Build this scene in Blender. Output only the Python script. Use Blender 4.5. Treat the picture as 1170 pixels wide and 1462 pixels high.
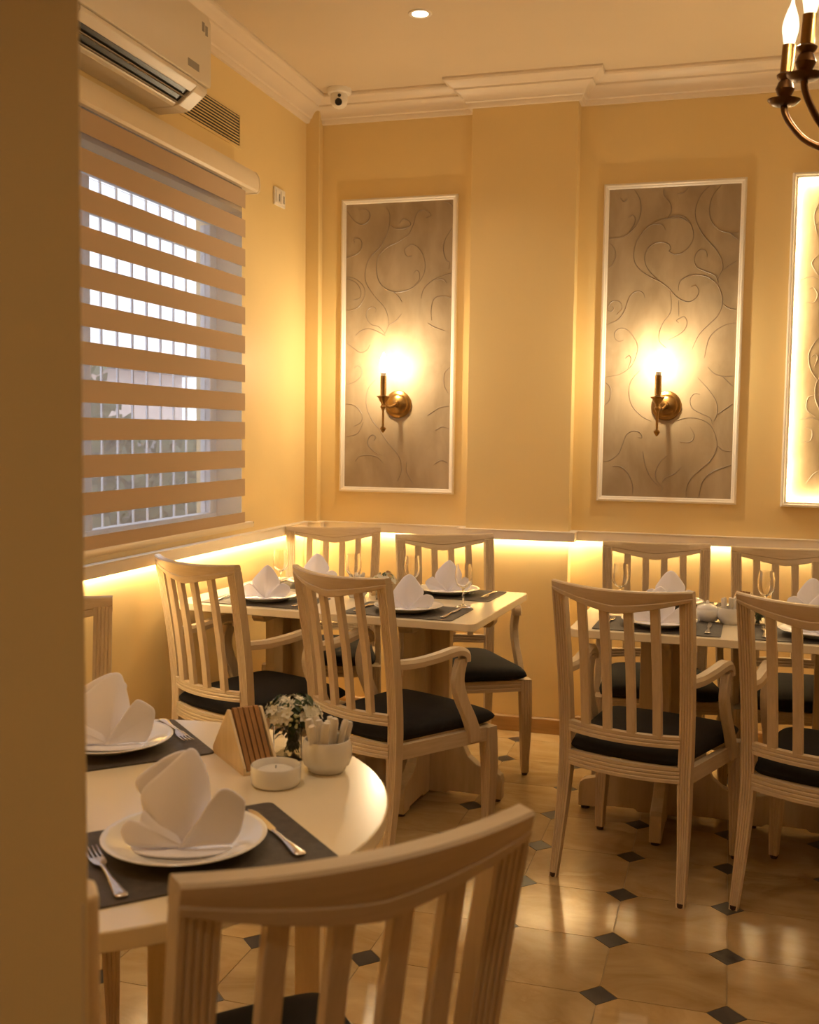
import bpy, math, random
from mathutils import Vector, Matrix

R = math.radians
random.seed(7)
for o in list(bpy.data.objects):
    bpy.data.objects.remove(o, do_unlink=True)
scene = bpy.context.scene
col = scene.collection

# ------------------------------------------------------------------ camera
cam_data = bpy.data.cameras.new('camera')
cam = bpy.data.objects.new('camera', cam_data)
col.objects.link(cam)
_r = Vector((0.9583, 0.2856, 0.0128)); _u = Vector((-0.0335, 0.0677, 0.9971)); _f = Vector((-0.2842, 0.9559, -0.0745))
_f.normalize(); _r = (_r - _f * _r.dot(_f)).normalized(); _u = _r.cross(_f)
M = Matrix.Identity(4)
for i in range(3):
    M[i][0] = _r[i]; M[i][1] = _u[i]; M[i][2] = -_f[i]
M[0][3], M[1][3], M[2][3] = -0.040, -2.630, 1.4066
cam.matrix_world = M
cam_data.sensor_fit = 'VERTICAL'
cam_data.sensor_height = 24.0
cam_data.lens = 24.0 * 1530.24 / 1462.0
cam_data.clip_start = 0.05
cam_data.dof.use_dof = True
cam_data.dof.focus_distance = 3.3
cam_data.dof.aperture_fstop = 3.6
scene.camera = cam

# ------------------------------------------------------------------ world, exposure
world = bpy.data.worlds.new('world'); scene.world = world
world.use_nodes = True
bg = world.node_tree.nodes['Background']
bg.inputs[0].default_value = (0.78, 0.86, 1.0, 1)
bg.inputs[1].default_value = 2.0
scene.view_settings.view_transform = 'Standard'
scene.view_settings.look = 'None'
scene.view_settings.exposure = 0.85
scene.view_settings.gamma = 1.0
scene.view_settings.use_curve_mapping = False

# light levels (watts / emission strengths)
WARM = (1.0, 0.79, 0.52)
WARM_LED = (1.0, 0.78, 0.46)
P_CANDLE = 3.2
P_SCONCE = 14.0
P_DOWN = 10.0
E_LED = 40.0
E_NICHE = 30.0

# ------------------------------------------------------------------ room numbers
LX = -2.07          # window wall
BY = 2.40           # back wall
PX0, PX1, PY = -1.23, -0.74, 2.31   # pilaster
CZ = 3.015
RX, FY = 2.7, -4.4
T = 0.31            # tile pitch
ZT = 0.75           # table top

# ------------------------------------------------------------------ materials
def nodes(name):
    m = bpy.data.materials.new(name); m.use_nodes = True
    nt = m.node_tree
    return m, nt, nt.nodes['Principled BSDF']

def ramp(nt, c0, c1, p0=0.0, p1=1.0):
    r = nt.nodes.new('ShaderNodeValToRGB')
    r.color_ramp.elements[0].position = p0; r.color_ramp.elements[0].color = (*c0, 1)
    r.color_ramp.elements[1].position = p1; r.color_ramp.elements[1].color = (*c1, 1)
    return r

def coords(nt, scale=(1, 1, 1)):
    tc = nt.nodes.new('ShaderNodeTexCoord'); mp = nt.nodes.new('ShaderNodeMapping')
    mp.inputs['Scale'].default_value = scale
    nt.links.new(tc.outputs['Object'], mp.inputs['Vector'])
    return mp.outputs['Vector']

def noise(nt, vec, scale, detail=4, rough=0.55, dist=0.0):
    n = nt.nodes.new('ShaderNodeTexNoise')
    n.inputs['Scale'].default_value = scale; n.inputs['Detail'].default_value = detail
    n.inputs['Roughness'].default_value = rough; n.inputs['Distortion'].default_value = dist
    nt.links.new(vec, n.inputs['Vector'])
    return n

def bump(nt, b, height, strength=0.1, dist=0.002):
    k = nt.nodes.new('ShaderNodeBump'); k.inputs['Strength'].default_value = strength; k.inputs['Distance'].default_value = dist
    nt.links.new(height, k.inputs['Height']); nt.links.new(k.outputs['Normal'], b.inputs['Normal'])

def plain(name, c, rough=0.5, metal=0.0, var=0.06, scale=6.0, bmp=0.0, bscale=60, coat=0.0):
    m, nt, b = nodes(name)
    v = coords(nt)
    n = noise(nt, v, scale)
    r = ramp(nt, tuple(x * (1 - var) for x in c), tuple(min(1, x * (1 + var)) for x in c), 0.3, 0.7)
    nt.links.new(n.outputs['Fac'], r.inputs['Fac']); nt.links.new(r.outputs['Color'], b.inputs['Base Color'])
    b.inputs['Roughness'].default_value = rough; b.inputs['Metallic'].default_value = metal
    if coat: b.inputs['Coat Weight'].default_value = coat; b.inputs['Coat Roughness'].default_value = 0.1
    if bmp:
        n2 = noise(nt, v, bscale, 3); bump(nt, b, n2.outputs['Fac'], bmp)
    return m

def wood(name, scale, c0, c1, rough=0.42):
    m, nt, b = nodes(name)
    v = coords(nt, scale)
    n = noise(nt, v, 1.0, 5, 0.6, 0.4)
    r = ramp(nt, c0, c1, 0.32, 0.68)
    nt.links.new(n.outputs['Fac'], r.inputs['Fac']); nt.links.new(r.outputs['Color'], b.inputs['Base Color'])
    b.inputs['Roughness'].default_value = rough
    bump(nt, b, n.outputs['Fac'], 0.05, 0.001)
    return m

def emit(name, c, s):
    m = bpy.data.materials.new(name); m.use_nodes = True; nt = m.node_tree
    nt.nodes.remove(nt.nodes['Principled BSDF'])
    e = nt.nodes.new('ShaderNodeEmission'); e.inputs[0].default_value = (*c, 1); e.inputs[1].default_value = s
    nt.links.new(e.outputs[0], nt.nodes['Material Output'].inputs[0])
    return m

def marble(name, c0, c1, cv, rough):
    m, nt, b = nodes(name)
    tc = nt.nodes.new('ShaderNodeTexCoord'); oi = nt.nodes.new('ShaderNodeObjectInfo')
    ad = nt.nodes.new('ShaderNodeVectorMath'); ad.operation = 'ADD'
    mu = nt.nodes.new('ShaderNodeVectorMath'); mu.operation = 'SCALE'; mu.inputs['Scale'].default_value = 3.1
    nt.links.new(oi.outputs['Location'], mu.inputs[0]); nt.links.new(mu.outputs[0], ad.inputs[0]); nt.links.new(tc.outputs['Object'], ad.inputs[1])
    mp = nt.nodes.new('ShaderNodeMapping'); mp.inputs['Scale'].default_value = (2.6, 4.6, 2)
    nt.links.new(ad.outputs[0], mp.inputs['Vector'])
    n = noise(nt, mp.outputs['Vector'], 1.3, 6, 0.6, 0.8)
    r = ramp(nt, c0, c1, 0.3, 0.75)
    r.color_ramp.elements.new(0.36).color = (*cv, 1)
    nt.links.new(n.outputs['Fac'], r.inputs['Fac'])
    hs = nt.nodes.new('ShaderNodeHueSaturation')
    mr = nt.nodes.new('ShaderNodeMapRange'); mr.inputs['To Min'].default_value = 0.86; mr.inputs['To Max'].default_value = 1.1
    nt.links.new(oi.outputs['Random'], mr.inputs['Value']); nt.links.new(mr.outputs[0], hs.inputs['Value'])
    nt.links.new(r.outputs['Color'], hs.inputs['Color']); nt.links.new(hs.outputs['Color'], b.inputs['Base Color'])
    b.inputs['Roughness'].default_value = rough
    return m

def glass(name, rough=0.0, tint=(1, 1, 1), ior=1.45):
    m, nt, b = nodes(name)
    b.inputs['Base Color'].default_value = (*tint, 1); b.inputs['Roughness'].default_value = rough
    b.inputs['Transmission Weight'].default_value = 1.0; b.inputs['IOR'].default_value = ior
    return m

def sheet(name, c, transp, transl=0.5):
    """thin fabric or thin glass: part see-through, part diffuse and translucent"""
    m = bpy.data.materials.new(name); m.use_nodes = True; nt = m.node_tree
    nt.nodes.remove(nt.nodes['Principled BSDF'])
    tr = nt.nodes.new('ShaderNodeBsdfTransparent'); tl = nt.nodes.new('ShaderNodeBsdfTranslucent'); df = nt.nodes.new('ShaderNodeBsdfDiffuse')
    n = noise(nt, coords(nt, (1, 1, 1)), 300, 2); r = ramp(nt, tuple(x * .93 for x in c), c)
    nt.links.new(n.outputs['Fac'], r.inputs['Fac'])
    nt.links.new(r.outputs['Color'], tl.inputs[0]); nt.links.new(r.outputs['Color'], df.inputs[0])
    m1 = nt.nodes.new('ShaderNodeMixShader'); m1.inputs[0].default_value = transl
    nt.links.new(df.outputs[0], m1.inputs[1]); nt.links.new(tl.outputs[0], m1.inputs[2])
    m2 = nt.nodes.new('ShaderNodeMixShader'); m2.inputs[0].default_value = transp
    nt.links.new(m1.outputs[0], m2.inputs[1]); nt.links.new(tr.outputs[0], m2.inputs[2])
    nt.links.new(m2.outputs[0], nt.nodes['Material Output'].inputs[0])
    return m

def bulb_mat(name, c, s, transp):
    m = bpy.data.materials.new(name); m.use_nodes = True; nt = m.node_tree
    nt.nodes.remove(nt.nodes['Principled BSDF'])
    tr = nt.nodes.new('ShaderNodeBsdfTransparent'); e = nt.nodes.new('ShaderNodeEmission')
    e.inputs[0].default_value = (*c, 1); e.inputs[1].default_value = s
    mx = nt.nodes.new('ShaderNodeMixShader'); mx.inputs[0].default_value = transp
    nt.links.new(e.outputs[0], mx.inputs[1]); nt.links.new(tr.outputs[0], mx.inputs[2])
    nt.links.new(mx.outputs[0], nt.nodes['Material Output'].inputs[0])
    return m

WC0, WC1 = (0.515, 0.388, 0.240), (0.60, 0.468, 0.305)
MT = {
    'paint': plain('yellow_wall_paint', (0.80, 0.60, 0.28), 0.55, var=0.02, scale=2.0, bmp=0.04, bscale=120),
    'ceiling': plain('ceiling_paint', (0.70, 0.57, 0.40), 0.6, var=0.02, scale=2.0),
    'trim': plain('cream_trim_paint', (0.78, 0.65, 0.50), 0.4, var=0.02),
    'frame_white': plain('white_moulding_paint', (0.86, 0.78, 0.68), 0.4, var=0.02),
    'baseboard': wood('baseboard_wood', (3, 3, 40), (0.36, 0.20, 0.06), (0.50, 0.29, 0.10), 0.35),
    'wood_v': wood('pale_oak_upright', (90, 90, 5), WC0, WC1),
    'wood_h': wood('pale_oak_rail', (5, 60, 110), WC0, WC1),
    'wood_y': wood('pale_oak_side', (60, 5, 110), WC0, WC1),
    'wood_light': wood('maple_veneer', (40, 40, 6), (0.70, 0.53, 0.30), (0.80, 0.63, 0.39), 0.4),
    'pedestal': wood('pedestal_veneer', (25, 25, 4), (0.50, 0.36, 0.19), (0.62, 0.46, 0.26), 0.4),
    'cushion': plain('black_fabric', (0.013, 0.011, 0.011), 0.85, var=0.15, scale=40, bmp=0.1, bscale=500),
    'top': plain('cream_laminate', (0.86, 0.75, 0.56), 0.22, var=0.02, coat=0.3),
    'tile': marble('cream_marble', (0.44, 0.300, 0.135), (0.55, 0.395, 0.200), (0.36, 0.225, 0.09), 0.17),
    'inset': marble('black_marble', (0.012, 0.010, 0.009), (0.030, 0.027, 0.024), (0.07, 0.06, 0.055), 0.3),
    'grout': plain('grout', (0.38, 0.27, 0.13), 0.7),
    'mat': plain('charcoal_placemat', (0.070, 0.055, 0.044), 0.6, var=0.25, scale=60, bmp=0.25, bscale=300),
    'china': plain('white_china', (0.84, 0.81, 0.77), 0.15, var=0.01, coat=0.4),
    'napkin': plain('white_linen', (0.89, 0.87, 0.97), 0.85, var=0.015, bmp=0.1, bscale=900),
    'steel': plain('cutlery_steel', (0.62, 0.56, 0.50), 0.22, 1.0, var=0.03),
    'brass': plain('antique_brass', (0.30, 0.17, 0.055), 0.30, 1.0, var=0.2, scale=30),
    'dark_brass': plain('dark_bronze', (0.11, 0.055, 0.022), 0.32, 1.0, var=0.2, scale=30),
    'ac_white': plain('air_conditioner_plastic', (0.76, 0.66, 0.52), 0.35, var=0.015),
    'ac_grey': plain('grey_plastic', (0.30, 0.26, 0.21), 0.4),
    'dark': plain('dark_plastic', (0.015, 0.012, 0.010), 0.35),
    'glide': plain('brown_glide', (0.05, 0.02, 0.01), 0.4),
    'band': sheet('tan_blind_fabric', (0.60, 0.43, 0.275), 0.0, 0.12),
    'sheer': sheet('sheer_blind_fabric', (0.50, 0.42, 0.37), 0.60, 0.5),
    'blind_rail': plain('blind_rail_cream', (0.78, 0.64, 0.44), 0.4, var=0.02),
    'win_frame': plain('white_window_frame', (0.72, 0.74, 0.80), 0.4, var=0.02),
    'bar': plain('grille_paint', (0.72, 0.72, 0.80), 0.5),
    'pane': glass('window_glass', 0.0, (1, 1, 1), 1.05),
    'glass': glass('clear_glass', 0.0, (0.98, 0.97, 0.95), 1.45),
    'wallpaper': None,
    'scroll': plain('scroll_print', (0.26, 0.19, 0.13), 0.45, var=0.15, scale=8),
    'paper_brown': plain('brown_paper_napkin', (0.36, 0.18, 0.06), 0.8, var=0.12, scale=30),
    'paper_white': plain('white_paper', (0.80, 0.74, 0.66), 0.8, var=0.03),
    'leaf': plain('dark_green_leaf', (0.045, 0.075, 0.018), 0.45, var=0.4, scale=25),
    'petal': plain('white_petal', (0.82, 0.79, 0.68), 0.7, var=0.04),
    'bud': plain('green_white_bud', (0.55, 0.56, 0.30), 0.6, var=0.1),
    'wax': plain('white_wax', (0.80, 0.76, 0.70), 0.5, var=0.02),
    'hedge': plain('hedge_leaf', (0.10, 0.12, 0.05), 0.6, var=0.5, scale=3),
    'concrete': plain('concrete', (0.33, 0.31, 0.31), 0.8, var=0.2, scale=2),
    'pink_render': plain('pale_pink_render', (0.75, 0.60, 0.53), 0.8, var=0.05),
    'led': emit('led_strip', WARM_LED, E_LED),
    'led_niche': emit('led_niche', (1.0, 0.78, 0.42), E_NICHE),
    'lens': emit('downlight_lens', (1.0, 0.86, 0.62), 14.0),
    'bulb': bulb_mat('candle_bulb', (1.0, 0.80, 0.52), 1.7, 0.45),
    'bulb_hot': bulb_mat('sconce_bulb', (1.0, 0.85, 0.6), 12.0, 0.4),
}
def wallpaper():
    m, nt, b = nodes('taupe_wallpaper')
    v = coords(nt, (1.0, 1.0, 0.45))
    n = noise(nt, v, 7.0, 5, 0.55, 0.5)
    r = ramp(nt, (0.30, 0.215, 0.125), (0.44, 0.335, 0.215), 0.35, 0.7)
    nt.links.new(n.outputs['Fac'], r.inputs['Fac']); nt.links.new(r.outputs['Color'], b.inputs['Base Color'])
    b.inputs['Roughness'].default_value = 0.5
    n2 = noise(nt, v, 160, 2); bump(nt, b, n2.outputs['Fac'], 0.1)
    return m
MT['wallpaper'] = wallpaper()
MT['cushion'].node_tree.nodes['Principled BSDF'].inputs['Specular IOR Level'].default_value = 0.22

# ------------------------------------------------------------------ mesh helpers
class MB:
    def __init__(s): s.v = []; s.f = []
    def add(s, v, f):
        k = len(s.v); s.v += [tuple(p) for p in v]; s.f += [[i + k for i in q] for q in f]; return s
    def box(s, x0, x1, y0, y1, z0, z1, mtx=None):
        v = [Vector(p) for p in ((x0, y0, z0), (x1, y0, z0), (x1, y1, z0), (x0, y1, z0), (x0, y0, z1), (x1, y0, z1), (x1, y1, z1), (x0, y1, z1))]
        if mtx: v = [mtx @ p for p in v]
        return s.add(v, [(0, 3, 2, 1), (4, 5, 6, 7), (0, 1, 5, 4), (1, 2, 6, 5), (2, 3, 7, 6), (3, 0, 4, 7)])
    def sweep(s, st, prof, caps=True, closed=False):
        """st: stations (origin, ax, ay); prof: closed 2D polygon"""
        n = len(prof); v = []; f = []
        for o, ax, ay in st:
            o, ax, ay = Vector(o), Vector(ax), Vector(ay)
            v += [o + ax * a + ay * b for a, b in prof]
        m = len(st)
        for i in range(m if closed else m - 1):
            j = (i + 1) % m
            for k in range(n):
                l = (k + 1) % n
                f.append((i * n + k, i * n + l, j * n + l, j * n + k))
        if caps and not closed:
            f.append(tuple(reversed(range(n)))); f.append(tuple(range((m - 1) * n, m * n)))
        return s.add(v, f)
    def lathe(s, prof, n=24, o=(0, 0, 0), mtx=None):
        v = []; f = []; m = len(prof)
        for i in range(n):
            a = 2 * math.pi * i / n
            for r, z in prof:
                p = Vector((o[0] + max(r, 1e-5) * math.cos(a), o[1] + max(r, 1e-5) * math.sin(a), o[2] + z))
                v.append(mtx @ p if mtx else p)
        for i in range(n):
            j = (i + 1) % n
            for k in range(m - 1):
                f.append((i * m + k, j * m + k, j * m + k + 1, i * m + k + 1))
        return s.add(v, f)
    def tube(s, pts, rad, n=8):
        pts = [Vector(p) for p in pts]; st = []
        up = None
        for i, p in enumerate(pts):
            t = (pts[min(i + 1, len(pts) - 1)] - pts[max(i - 1, 0)]).normalized()
            if up is None:
                up = Vector((0, 0, 1)) if abs(t.z) < 0.9 else Vector((1, 0, 0))
            a = t.cross(up).normalized(); up = a.cross(t).normalized()
            r = rad[i] if isinstance(rad, (list, tuple)) else rad
            st.append((p, a * r, up * r))
        prof = [(math.cos(2 * math.pi * k / n), math.sin(2 * math.pi * k / n)) for k in range(n)]
        return s.sweep(st, prof)
    def prism(s, poly, z0, z1, mtx=None):
        n = len(poly)
        v = [Vector((a, b, z0)) for a, b in poly] + [Vector((a, b, z1)) for a, b in poly]
        if mtx: v = [mtx @ p for p in v]
        return s.add(v, [tuple(reversed(range(n))), tuple(range(n, 2 * n))] + [(i, (i + 1) % n, n + (i + 1) % n, n + i) for i in range(n)])
    def mesh(s, name, mat, smooth=None):
        me = bpy.data.meshes.new(name); me.from_pydata(s.v, [], s.f); me.validate()
        if mat: me.materials.append(MT[mat] if isinstance(mat, str) else mat)
        if smooth is not None:
            me.polygons.foreach_set('use_smooth', [True] * len(me.polygons))
            me.set_sharp_from_angle(angle=R(smooth))
        me.update()
        return me
    def build(s, name, mat, parent=None, smooth=None, bevel=0.0, loc=None, rotz=0.0, recalc=True):
        me = s.mesh(name, mat, smooth)
        if recalc:
            import bmesh
            b = bmesh.new(); b.from_mesh(me); bmesh.ops.recalc_face_normals(b, faces=b.faces); b.to_mesh(me); b.free()
        o = bpy.data.objects.new(name, me); col.objects.link(o)
        if parent: o.parent = parent
        if loc is not None: o.location = loc
        o.rotation_euler.z = rotz
        if bevel:
            md = o.modifiers.new('bevel', 'BEVEL'); md.width = bevel; md.segments = 2; md.limit_method = 'ANGLE'; md.angle_limit = R(40)
        return o

def tag(o, label=None, cat=None, group=None, kind=None):
    if label: o['label'] = label
    if cat: o['category'] = cat
    if group: o['group'] = group
    if kind: o['kind'] = kind
    return o
def empty(name, loc=(0, 0, 0), rotz=0.0):
    o = bpy.data.objects.new(name, None); col.objects.link(o); o.location = loc; o.rotation_euler.z = rotz
    o.empty_display_size = 0.05
    return o
def copy_tree(o, parent=None):
    c = o.copy(); col.objects.link(c); c.parent = parent
    for ch in list(o.children): copy_tree(ch, c)
    return c
def struct(o): o['kind'] = 'structure'; return o
def cr(pts, k=5, closed=False):
    """Catmull-Rom through the points"""
    P = [Vector(p) for p in pts]; n = len(P); out = []
    for i in range(n - 1):
        p0 = P[max(i - 1, 0)]; p1 = P[i]; p2 = P[i + 1]; p3 = P[min(i + 2, n - 1)]
        for j in range(k):
            t = j / k
            out.append(0.5 * ((2 * p1) + (p2 - p0) * t + (2 * p0 - 5 * p1 + 4 * p2 - p3) * t * t + (3 * p1 - p0 - 3 * p2 + p3) * t ** 3))
    out.append(P[-1]); return out
def mitre(path, prof, name, mat, smooth=35):
    """sweep a (distance-from-wall, z) profile along a wall path; the room lies to the right of the path"""
    st = []; n = len(path); P = [Vector((a, b, 0)) for a, b in path]
    for i in range(n):
        d0 = (P[i] - P[i - 1]).normalized() if i else None
        d1 = (P[i + 1] - P[i]).normalized() if i < n - 1 else None
        n0 = Vector((d0.y, -d0.x, 0)) if d0 else None; n1 = Vector((d1.y, -d1.x, 0)) if d1 else None
        if n0 and n1: v = (n0 + n1); v = v / (v.dot(n0))
        else: v = n0 or n1
        st.append((P[i], v, Vector((0, 0, 1))))
    return MB().sweep(st, prof).build(name, mat, smooth=smooth)
def lamp(name, kind, loc, power, color, parent=None, radius=0.02, **kw):
    l = bpy.data.lights.new(name, kind); l.energy = power; l.color = color
    if kind in ('POINT', 'SPOT'): l.shadow_soft_size = radius
    for k, v in kw.items(): setattr(l, k, v)
    o = bpy.data.objects.new(name, l); col.objects.link(o); o.location = loc
    if parent: o.parent = parent
    return o

# ================================================================== the room
# floor: grout bed, cream octagon tiles, black diamond insets
h = 0.048; g = 0.0012
floor = struct(MB().box(LX - .2, RX, FY, BY + .2, -0.06, -0.002).build('floor', 'grout'))
half = T / 2 - g
cc = half - (h - g * 0.5)
octo = [(-cc, -half), (cc, -half), (half, -cc), (half, cc), (cc, half), (-cc, half), (-half, cc), (-half, -cc)]
tile_me = MB().prism(octo, -0.0022, 0.0).mesh('tile', 'tile')
dia_me = MB().prism([(-(h - g), 0), (0, -(h - g)), (h - g, 0), (0, h - g)], -0.0022, 0.0).mesh('inset_tile', 'inset')
rest_t, rest_d = MB(), MB()
for i in range(-7, 10):
    for j in range(-15, 9):
        cx, cy = (i + .5) * T, (j + .5) * T
        near = (-2.1 < cx < 1.15 and -1.9 < cy < BY + .05)
        for me, nm, x, y, rest, poly in ((tile_me, 'tile', cx, cy, rest_t, octo), (dia_me, 'inset_tile', i * T, j * T, rest_d, [(-(h - g), 0), (0, -(h - g)), (h - g, 0), (0, h - g)])):
            if x > RX - .16 or y < FY + .16 or y > BY - .0: continue
            if x < LX + (0.05 if nm == 'inset_tile' else -0.1): continue
            if near:
                o = bpy.data.objects.new(nm, me); col.objects.link(o); o.parent = floor; o.location = (x, y, 0)
            else:
                rest.prism([(x + a, y + b) for a, b in poly], -0.0022, 0.0)
tag(rest_t.build('tile_field', 'tile', floor), kind='stuff')
tag(rest_d.build('inset_field', 'inset', floor), kind='stuff')

# ceiling and walls
struct(MB().box(LX - .25, RX + .2, FY - .2, BY + .2, CZ, CZ + .12).build('ceiling', 'ceiling'))
WY0, WY1, WZ0, WZ1 = -0.35, 1.63, 0.985, 2.335       # window opening
w = MB()
w.box(LX - .22, LX, FY, WY0, 0, CZ); w.box(LX - .22, LX, WY1, BY + .2, 0, CZ)
w.box(LX - .22, LX, WY0, WY1, 0, WZ0); w.box(LX - .22, LX, WY0, WY1, WZ1, CZ)
struct(w.build('wall_left', 'paint'))
w = MB(); w.box(LX, RX, BY, BY + .2, 0, CZ); w.box(PX0, PX1, PY, BY, 0, CZ); w.box(LX, LX + .068, BY - .052, BY, 0, CZ)
struct(w.build('wall_back', 'paint', bevel=0.002))
struct(MB().box(RX, RX + .2, FY, BY + .2, 0, CZ).build('wall_right', 'paint'))
struct(MB().box(LX - .2, RX + .2, FY - .2, FY, 0, CZ).build('wall_front', 'paint'))
# foreground partition with a splayed end
struct(MB().prism([(LX, -1.74), (-0.629, -1.74), (-0.735, -1.62), (LX, -1.62)], 0, CZ).build('wall_partition', 'paint', bevel=0.003))
struct(MB().prism([(-0.634, -1.744), (-0.6265, -1.724), (-0.650, -1.694), (-0.672, -1.6905)], 0, 0.944).build('trim_4', 'wood_light', bevel=0.005))

path_room = [(LX, -1.62), (LX, BY), (PX0, BY), (PX0, PY), (PX1, PY), (PX1, BY), (RX, BY)]
crown = [(0, 2.898), (.014, 2.898), (.02, 2.908), (.022, 2.918), (.03, 2.922), (.034, 2.934), (.045, 2.95), (.062, 2.962), (.070, 2.966),
         (.072, 2.974), (.082, 2.978), (.094, 2.990), (.104, 2.995), (.112, 2.998), (.116, 3.006), (.116, CZ + .002), (0, CZ + .002)]
struct(mitre(path_room, crown, 'trim_1', 'trim', 25))
led_path = [(LX, -1.62), (LX, BY - .052), (LX + .068, BY - .052), (LX + .068, BY), (PX0, BY), (PX0, PY), (PX1, PY), (PX1, BY), (RX, BY)]
LZ = 0.910
struct(mitre(led_path, [(-.01, LZ + .012), (.024, LZ + .012), (.024, LZ), (.032, LZ), (.032, LZ + .040), (.036, LZ + .042), (.036, LZ + .046), (-.01, LZ + .046)], 'trim_2', 'frame_white', 25))
strip = mitre(led_path, [(.006, LZ + .0035), (.020, LZ + .0035), (.020, LZ + .0115), (.006, LZ + .0115)], 'led_strip', 'led', None)
tag(strip, 'glowing warm LED strip tucked under the wall ledge around the room', 'LED strip')
struct(mitre(led_path, [(0, 0), (.014, 0), (.014, .068), (.008, .074), (0, .074)], 'baseboard_back', 'baseboard', 25))

# ------------------------------------------------------------------ window, grille and what lies outside
win = struct(empty('window_1', (LX - .15, (WY0 + WY1) / 2, WZ0)))
def wpart(mb, name, mat, par=win, **k):
    o = mb.build(name, mat, **k); o.parent = par; o.matrix_parent_inverse = Matrix.Translation(-Vector(win.location)); return o
fx0, fx1 = LX - .17, LX - .12
wpart(MB().box(fx0, fx1, WY0, WY1, WZ0, WZ0 + .06), 'frame_rail', 'win_frame', bevel=.004)
wpart(MB().box(fx0, fx1, WY0, WY1, WZ1 - .045, WZ1), 'frame_rail', 'win_frame', bevel=.004)
for y in (WY0, (WY0 + WY1) / 2 - .03, WY1 - .06):
    wpart(MB().box(fx0, fx1, y, y + .06, WZ0 + .06, WZ1 - .06), 'frame_post', 'win_frame', bevel=.004)
for y0, y1 in ((WY0 + .06, (WY0 + WY1) / 2 - .03), ((WY0 + WY1) / 2 + .03, WY1 - .06)):
    wpart(MB().box(LX - .147, LX - .143, y0, y1, WZ0 + .06, WZ1 - .06), 'pane', 'pane')
gr = empty('window_grille', (LX - .30, (WY0 + WY1) / 2, WZ0 - .03))
tag(gr, 'grey security grille of upright bars outside the window', 'grille')
bar_me = MB().box(-.004, .004, -.004, .004, 0, WZ1 - WZ0 + .06).mesh('bar', 'bar')
y = WY0 - gr.location.y + .02
while y < WY1 - gr.location.y + .6:
    o = bpy.data.objects.new('bar', bar_me); col.objects.link(o); o.parent = gr; o.location = (0, y, 0); y += .112
for z in (.03, .62, 1.26):
    o = MB().box(-.006, .006, -1.0, 1.6, z - .01, z + .01).build('cross_bar', 'bar', gr)
struct(MB().box(-14, LX - .22, -12, 16, -.5, -.4).build('ground_outside', 'concrete'))
bw = MB().box(-4.9, -4.7, -4, 11, -.4, 1.32).build('garden_wall', 'concrete', bevel=.02); tag(bw, 'grey garden wall seen through the blind below the sky', 'wall')
hd = MB(); rnd = random.Random(3)
for k in range(2600):
    y = rnd.uniform(1.5, 8.5); top = 1.55 + .28 * math.sin(y * 2.1) + .15 * math.sin(y * 5.3)
    p = Vector((rnd.uniform(-4.55, -4.15), y, rnd.uniform(.2, max(.5, top)))); a = Vector((rnd.gauss(0, 1), rnd.gauss(0, 1), rnd.gauss(0, 1))).normalized() * rnd.uniform(.05, .10)
    b = a.orthogonal() * .6
    hd.add([p - a, p + b, p + a, p - b], [(0, 1, 2, 3)])
tag(hd.build('hedge', 'hedge', recalc=False), 'leafy hedge in front of the garden wall outside', 'hedge')
hb = empty('house', (-9.5, 6, -.4)); tag(hb, 'pale pink house far outside the window', 'house')
MB().box(-1.5, 1.5, -3, 6, 0, 2.6).build('house_wall', 'pink_render', hb)
MB().add([(-1.8, -3.3, 2.6), (1.8, -3.3, 2.6), (1.8, 6.3, 2.6), (-1.8, 6.3, 2.6), (0, -3.3, 3.0), (0, 6.3, 3.0)], [(0, 1, 4), (3, 5, 2), (0, 4, 5, 3), (1, 2, 5, 4), (0, 3, 2, 1)]).build('roof', 'concrete', hb)
for yy in (-1.6, .6, 2.8):
    MB().box(1.49, 1.53, yy, yy + .9, 1.0, 2.0).build('house_window', 'dark', hb)

# ------------------------------------------------------------------ zebra roller blind
bl = empty('roller_blind', (LX, .7, 1.0))
tag(bl, 'tan and sheer striped roller blind lowered over the window', 'blind')
BY0, BY1 = -.42, 1.507
def bpart(mb, name, mat, **k):
    o = mb.build(name, mat, **k); o.parent = bl; o.matrix_parent_inverse = Matrix.Translation(-Vector(bl.location)); return o
prof = [(0.0, 0), (.085, 0), (.094, .008), (.097, .03), (.094, .062), (.08, .085), (.06, .092), (0, .092)]
bpart(MB().sweep([((LX, yy, 2.402), (1, 0, 0), (0, 0, 1)) for yy in (BY0 - .03, BY1 + .085)], prof), 'cassette', 'blind_rail', smooth=30)
bpart(MB().sweep([((LX, yy, 2.400), (1, 0, 0), (0, 0, 1)) for yy in (BY1 + .085, BY1 + .094)], [(a * 1.02, b * 1.05 - .001) for a, b in prof]), 'end_cap', 'blind_rail', smooth=30)
XB = LX + .072
bpart(MB().box(XB - .006, XB - .005, BY0, BY1 - .02, 1.02, 2.41), 'sheer_fabric', 'sheer')
k = 0; zt = 1.916 + .1192 * 4
while zt - .072 > 1.04:
    bpart(MB().box(XB, XB + .0012, BY0, BY1, zt - .072, zt), 'fabric_band', 'band'); zt -= .1192
bpart(MB().box(XB, XB + .0012, BY0, BY1, 1.012, 1.060), 'fabric_band', 'band')
bprof = [(-.012, 0), (.012, 0), (.015, .006), (.015, .016), (.010, .024), (-.010, .024), (-.015, .016), (-.015, .006)]
bpart(MB().sweep([((XB, yy, .992), (1, 0, 0), (0, 0, 1)) for yy in (BY0, BY1 + .06)], bprof), 'bottom_bar', 'blind_rail', smooth=40)
bpart(MB().box(XB - .012, XB + .012, BY1 + .060, BY1 + .066, .994, 1.014), 'bar_end_plug', 'dark')

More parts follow.
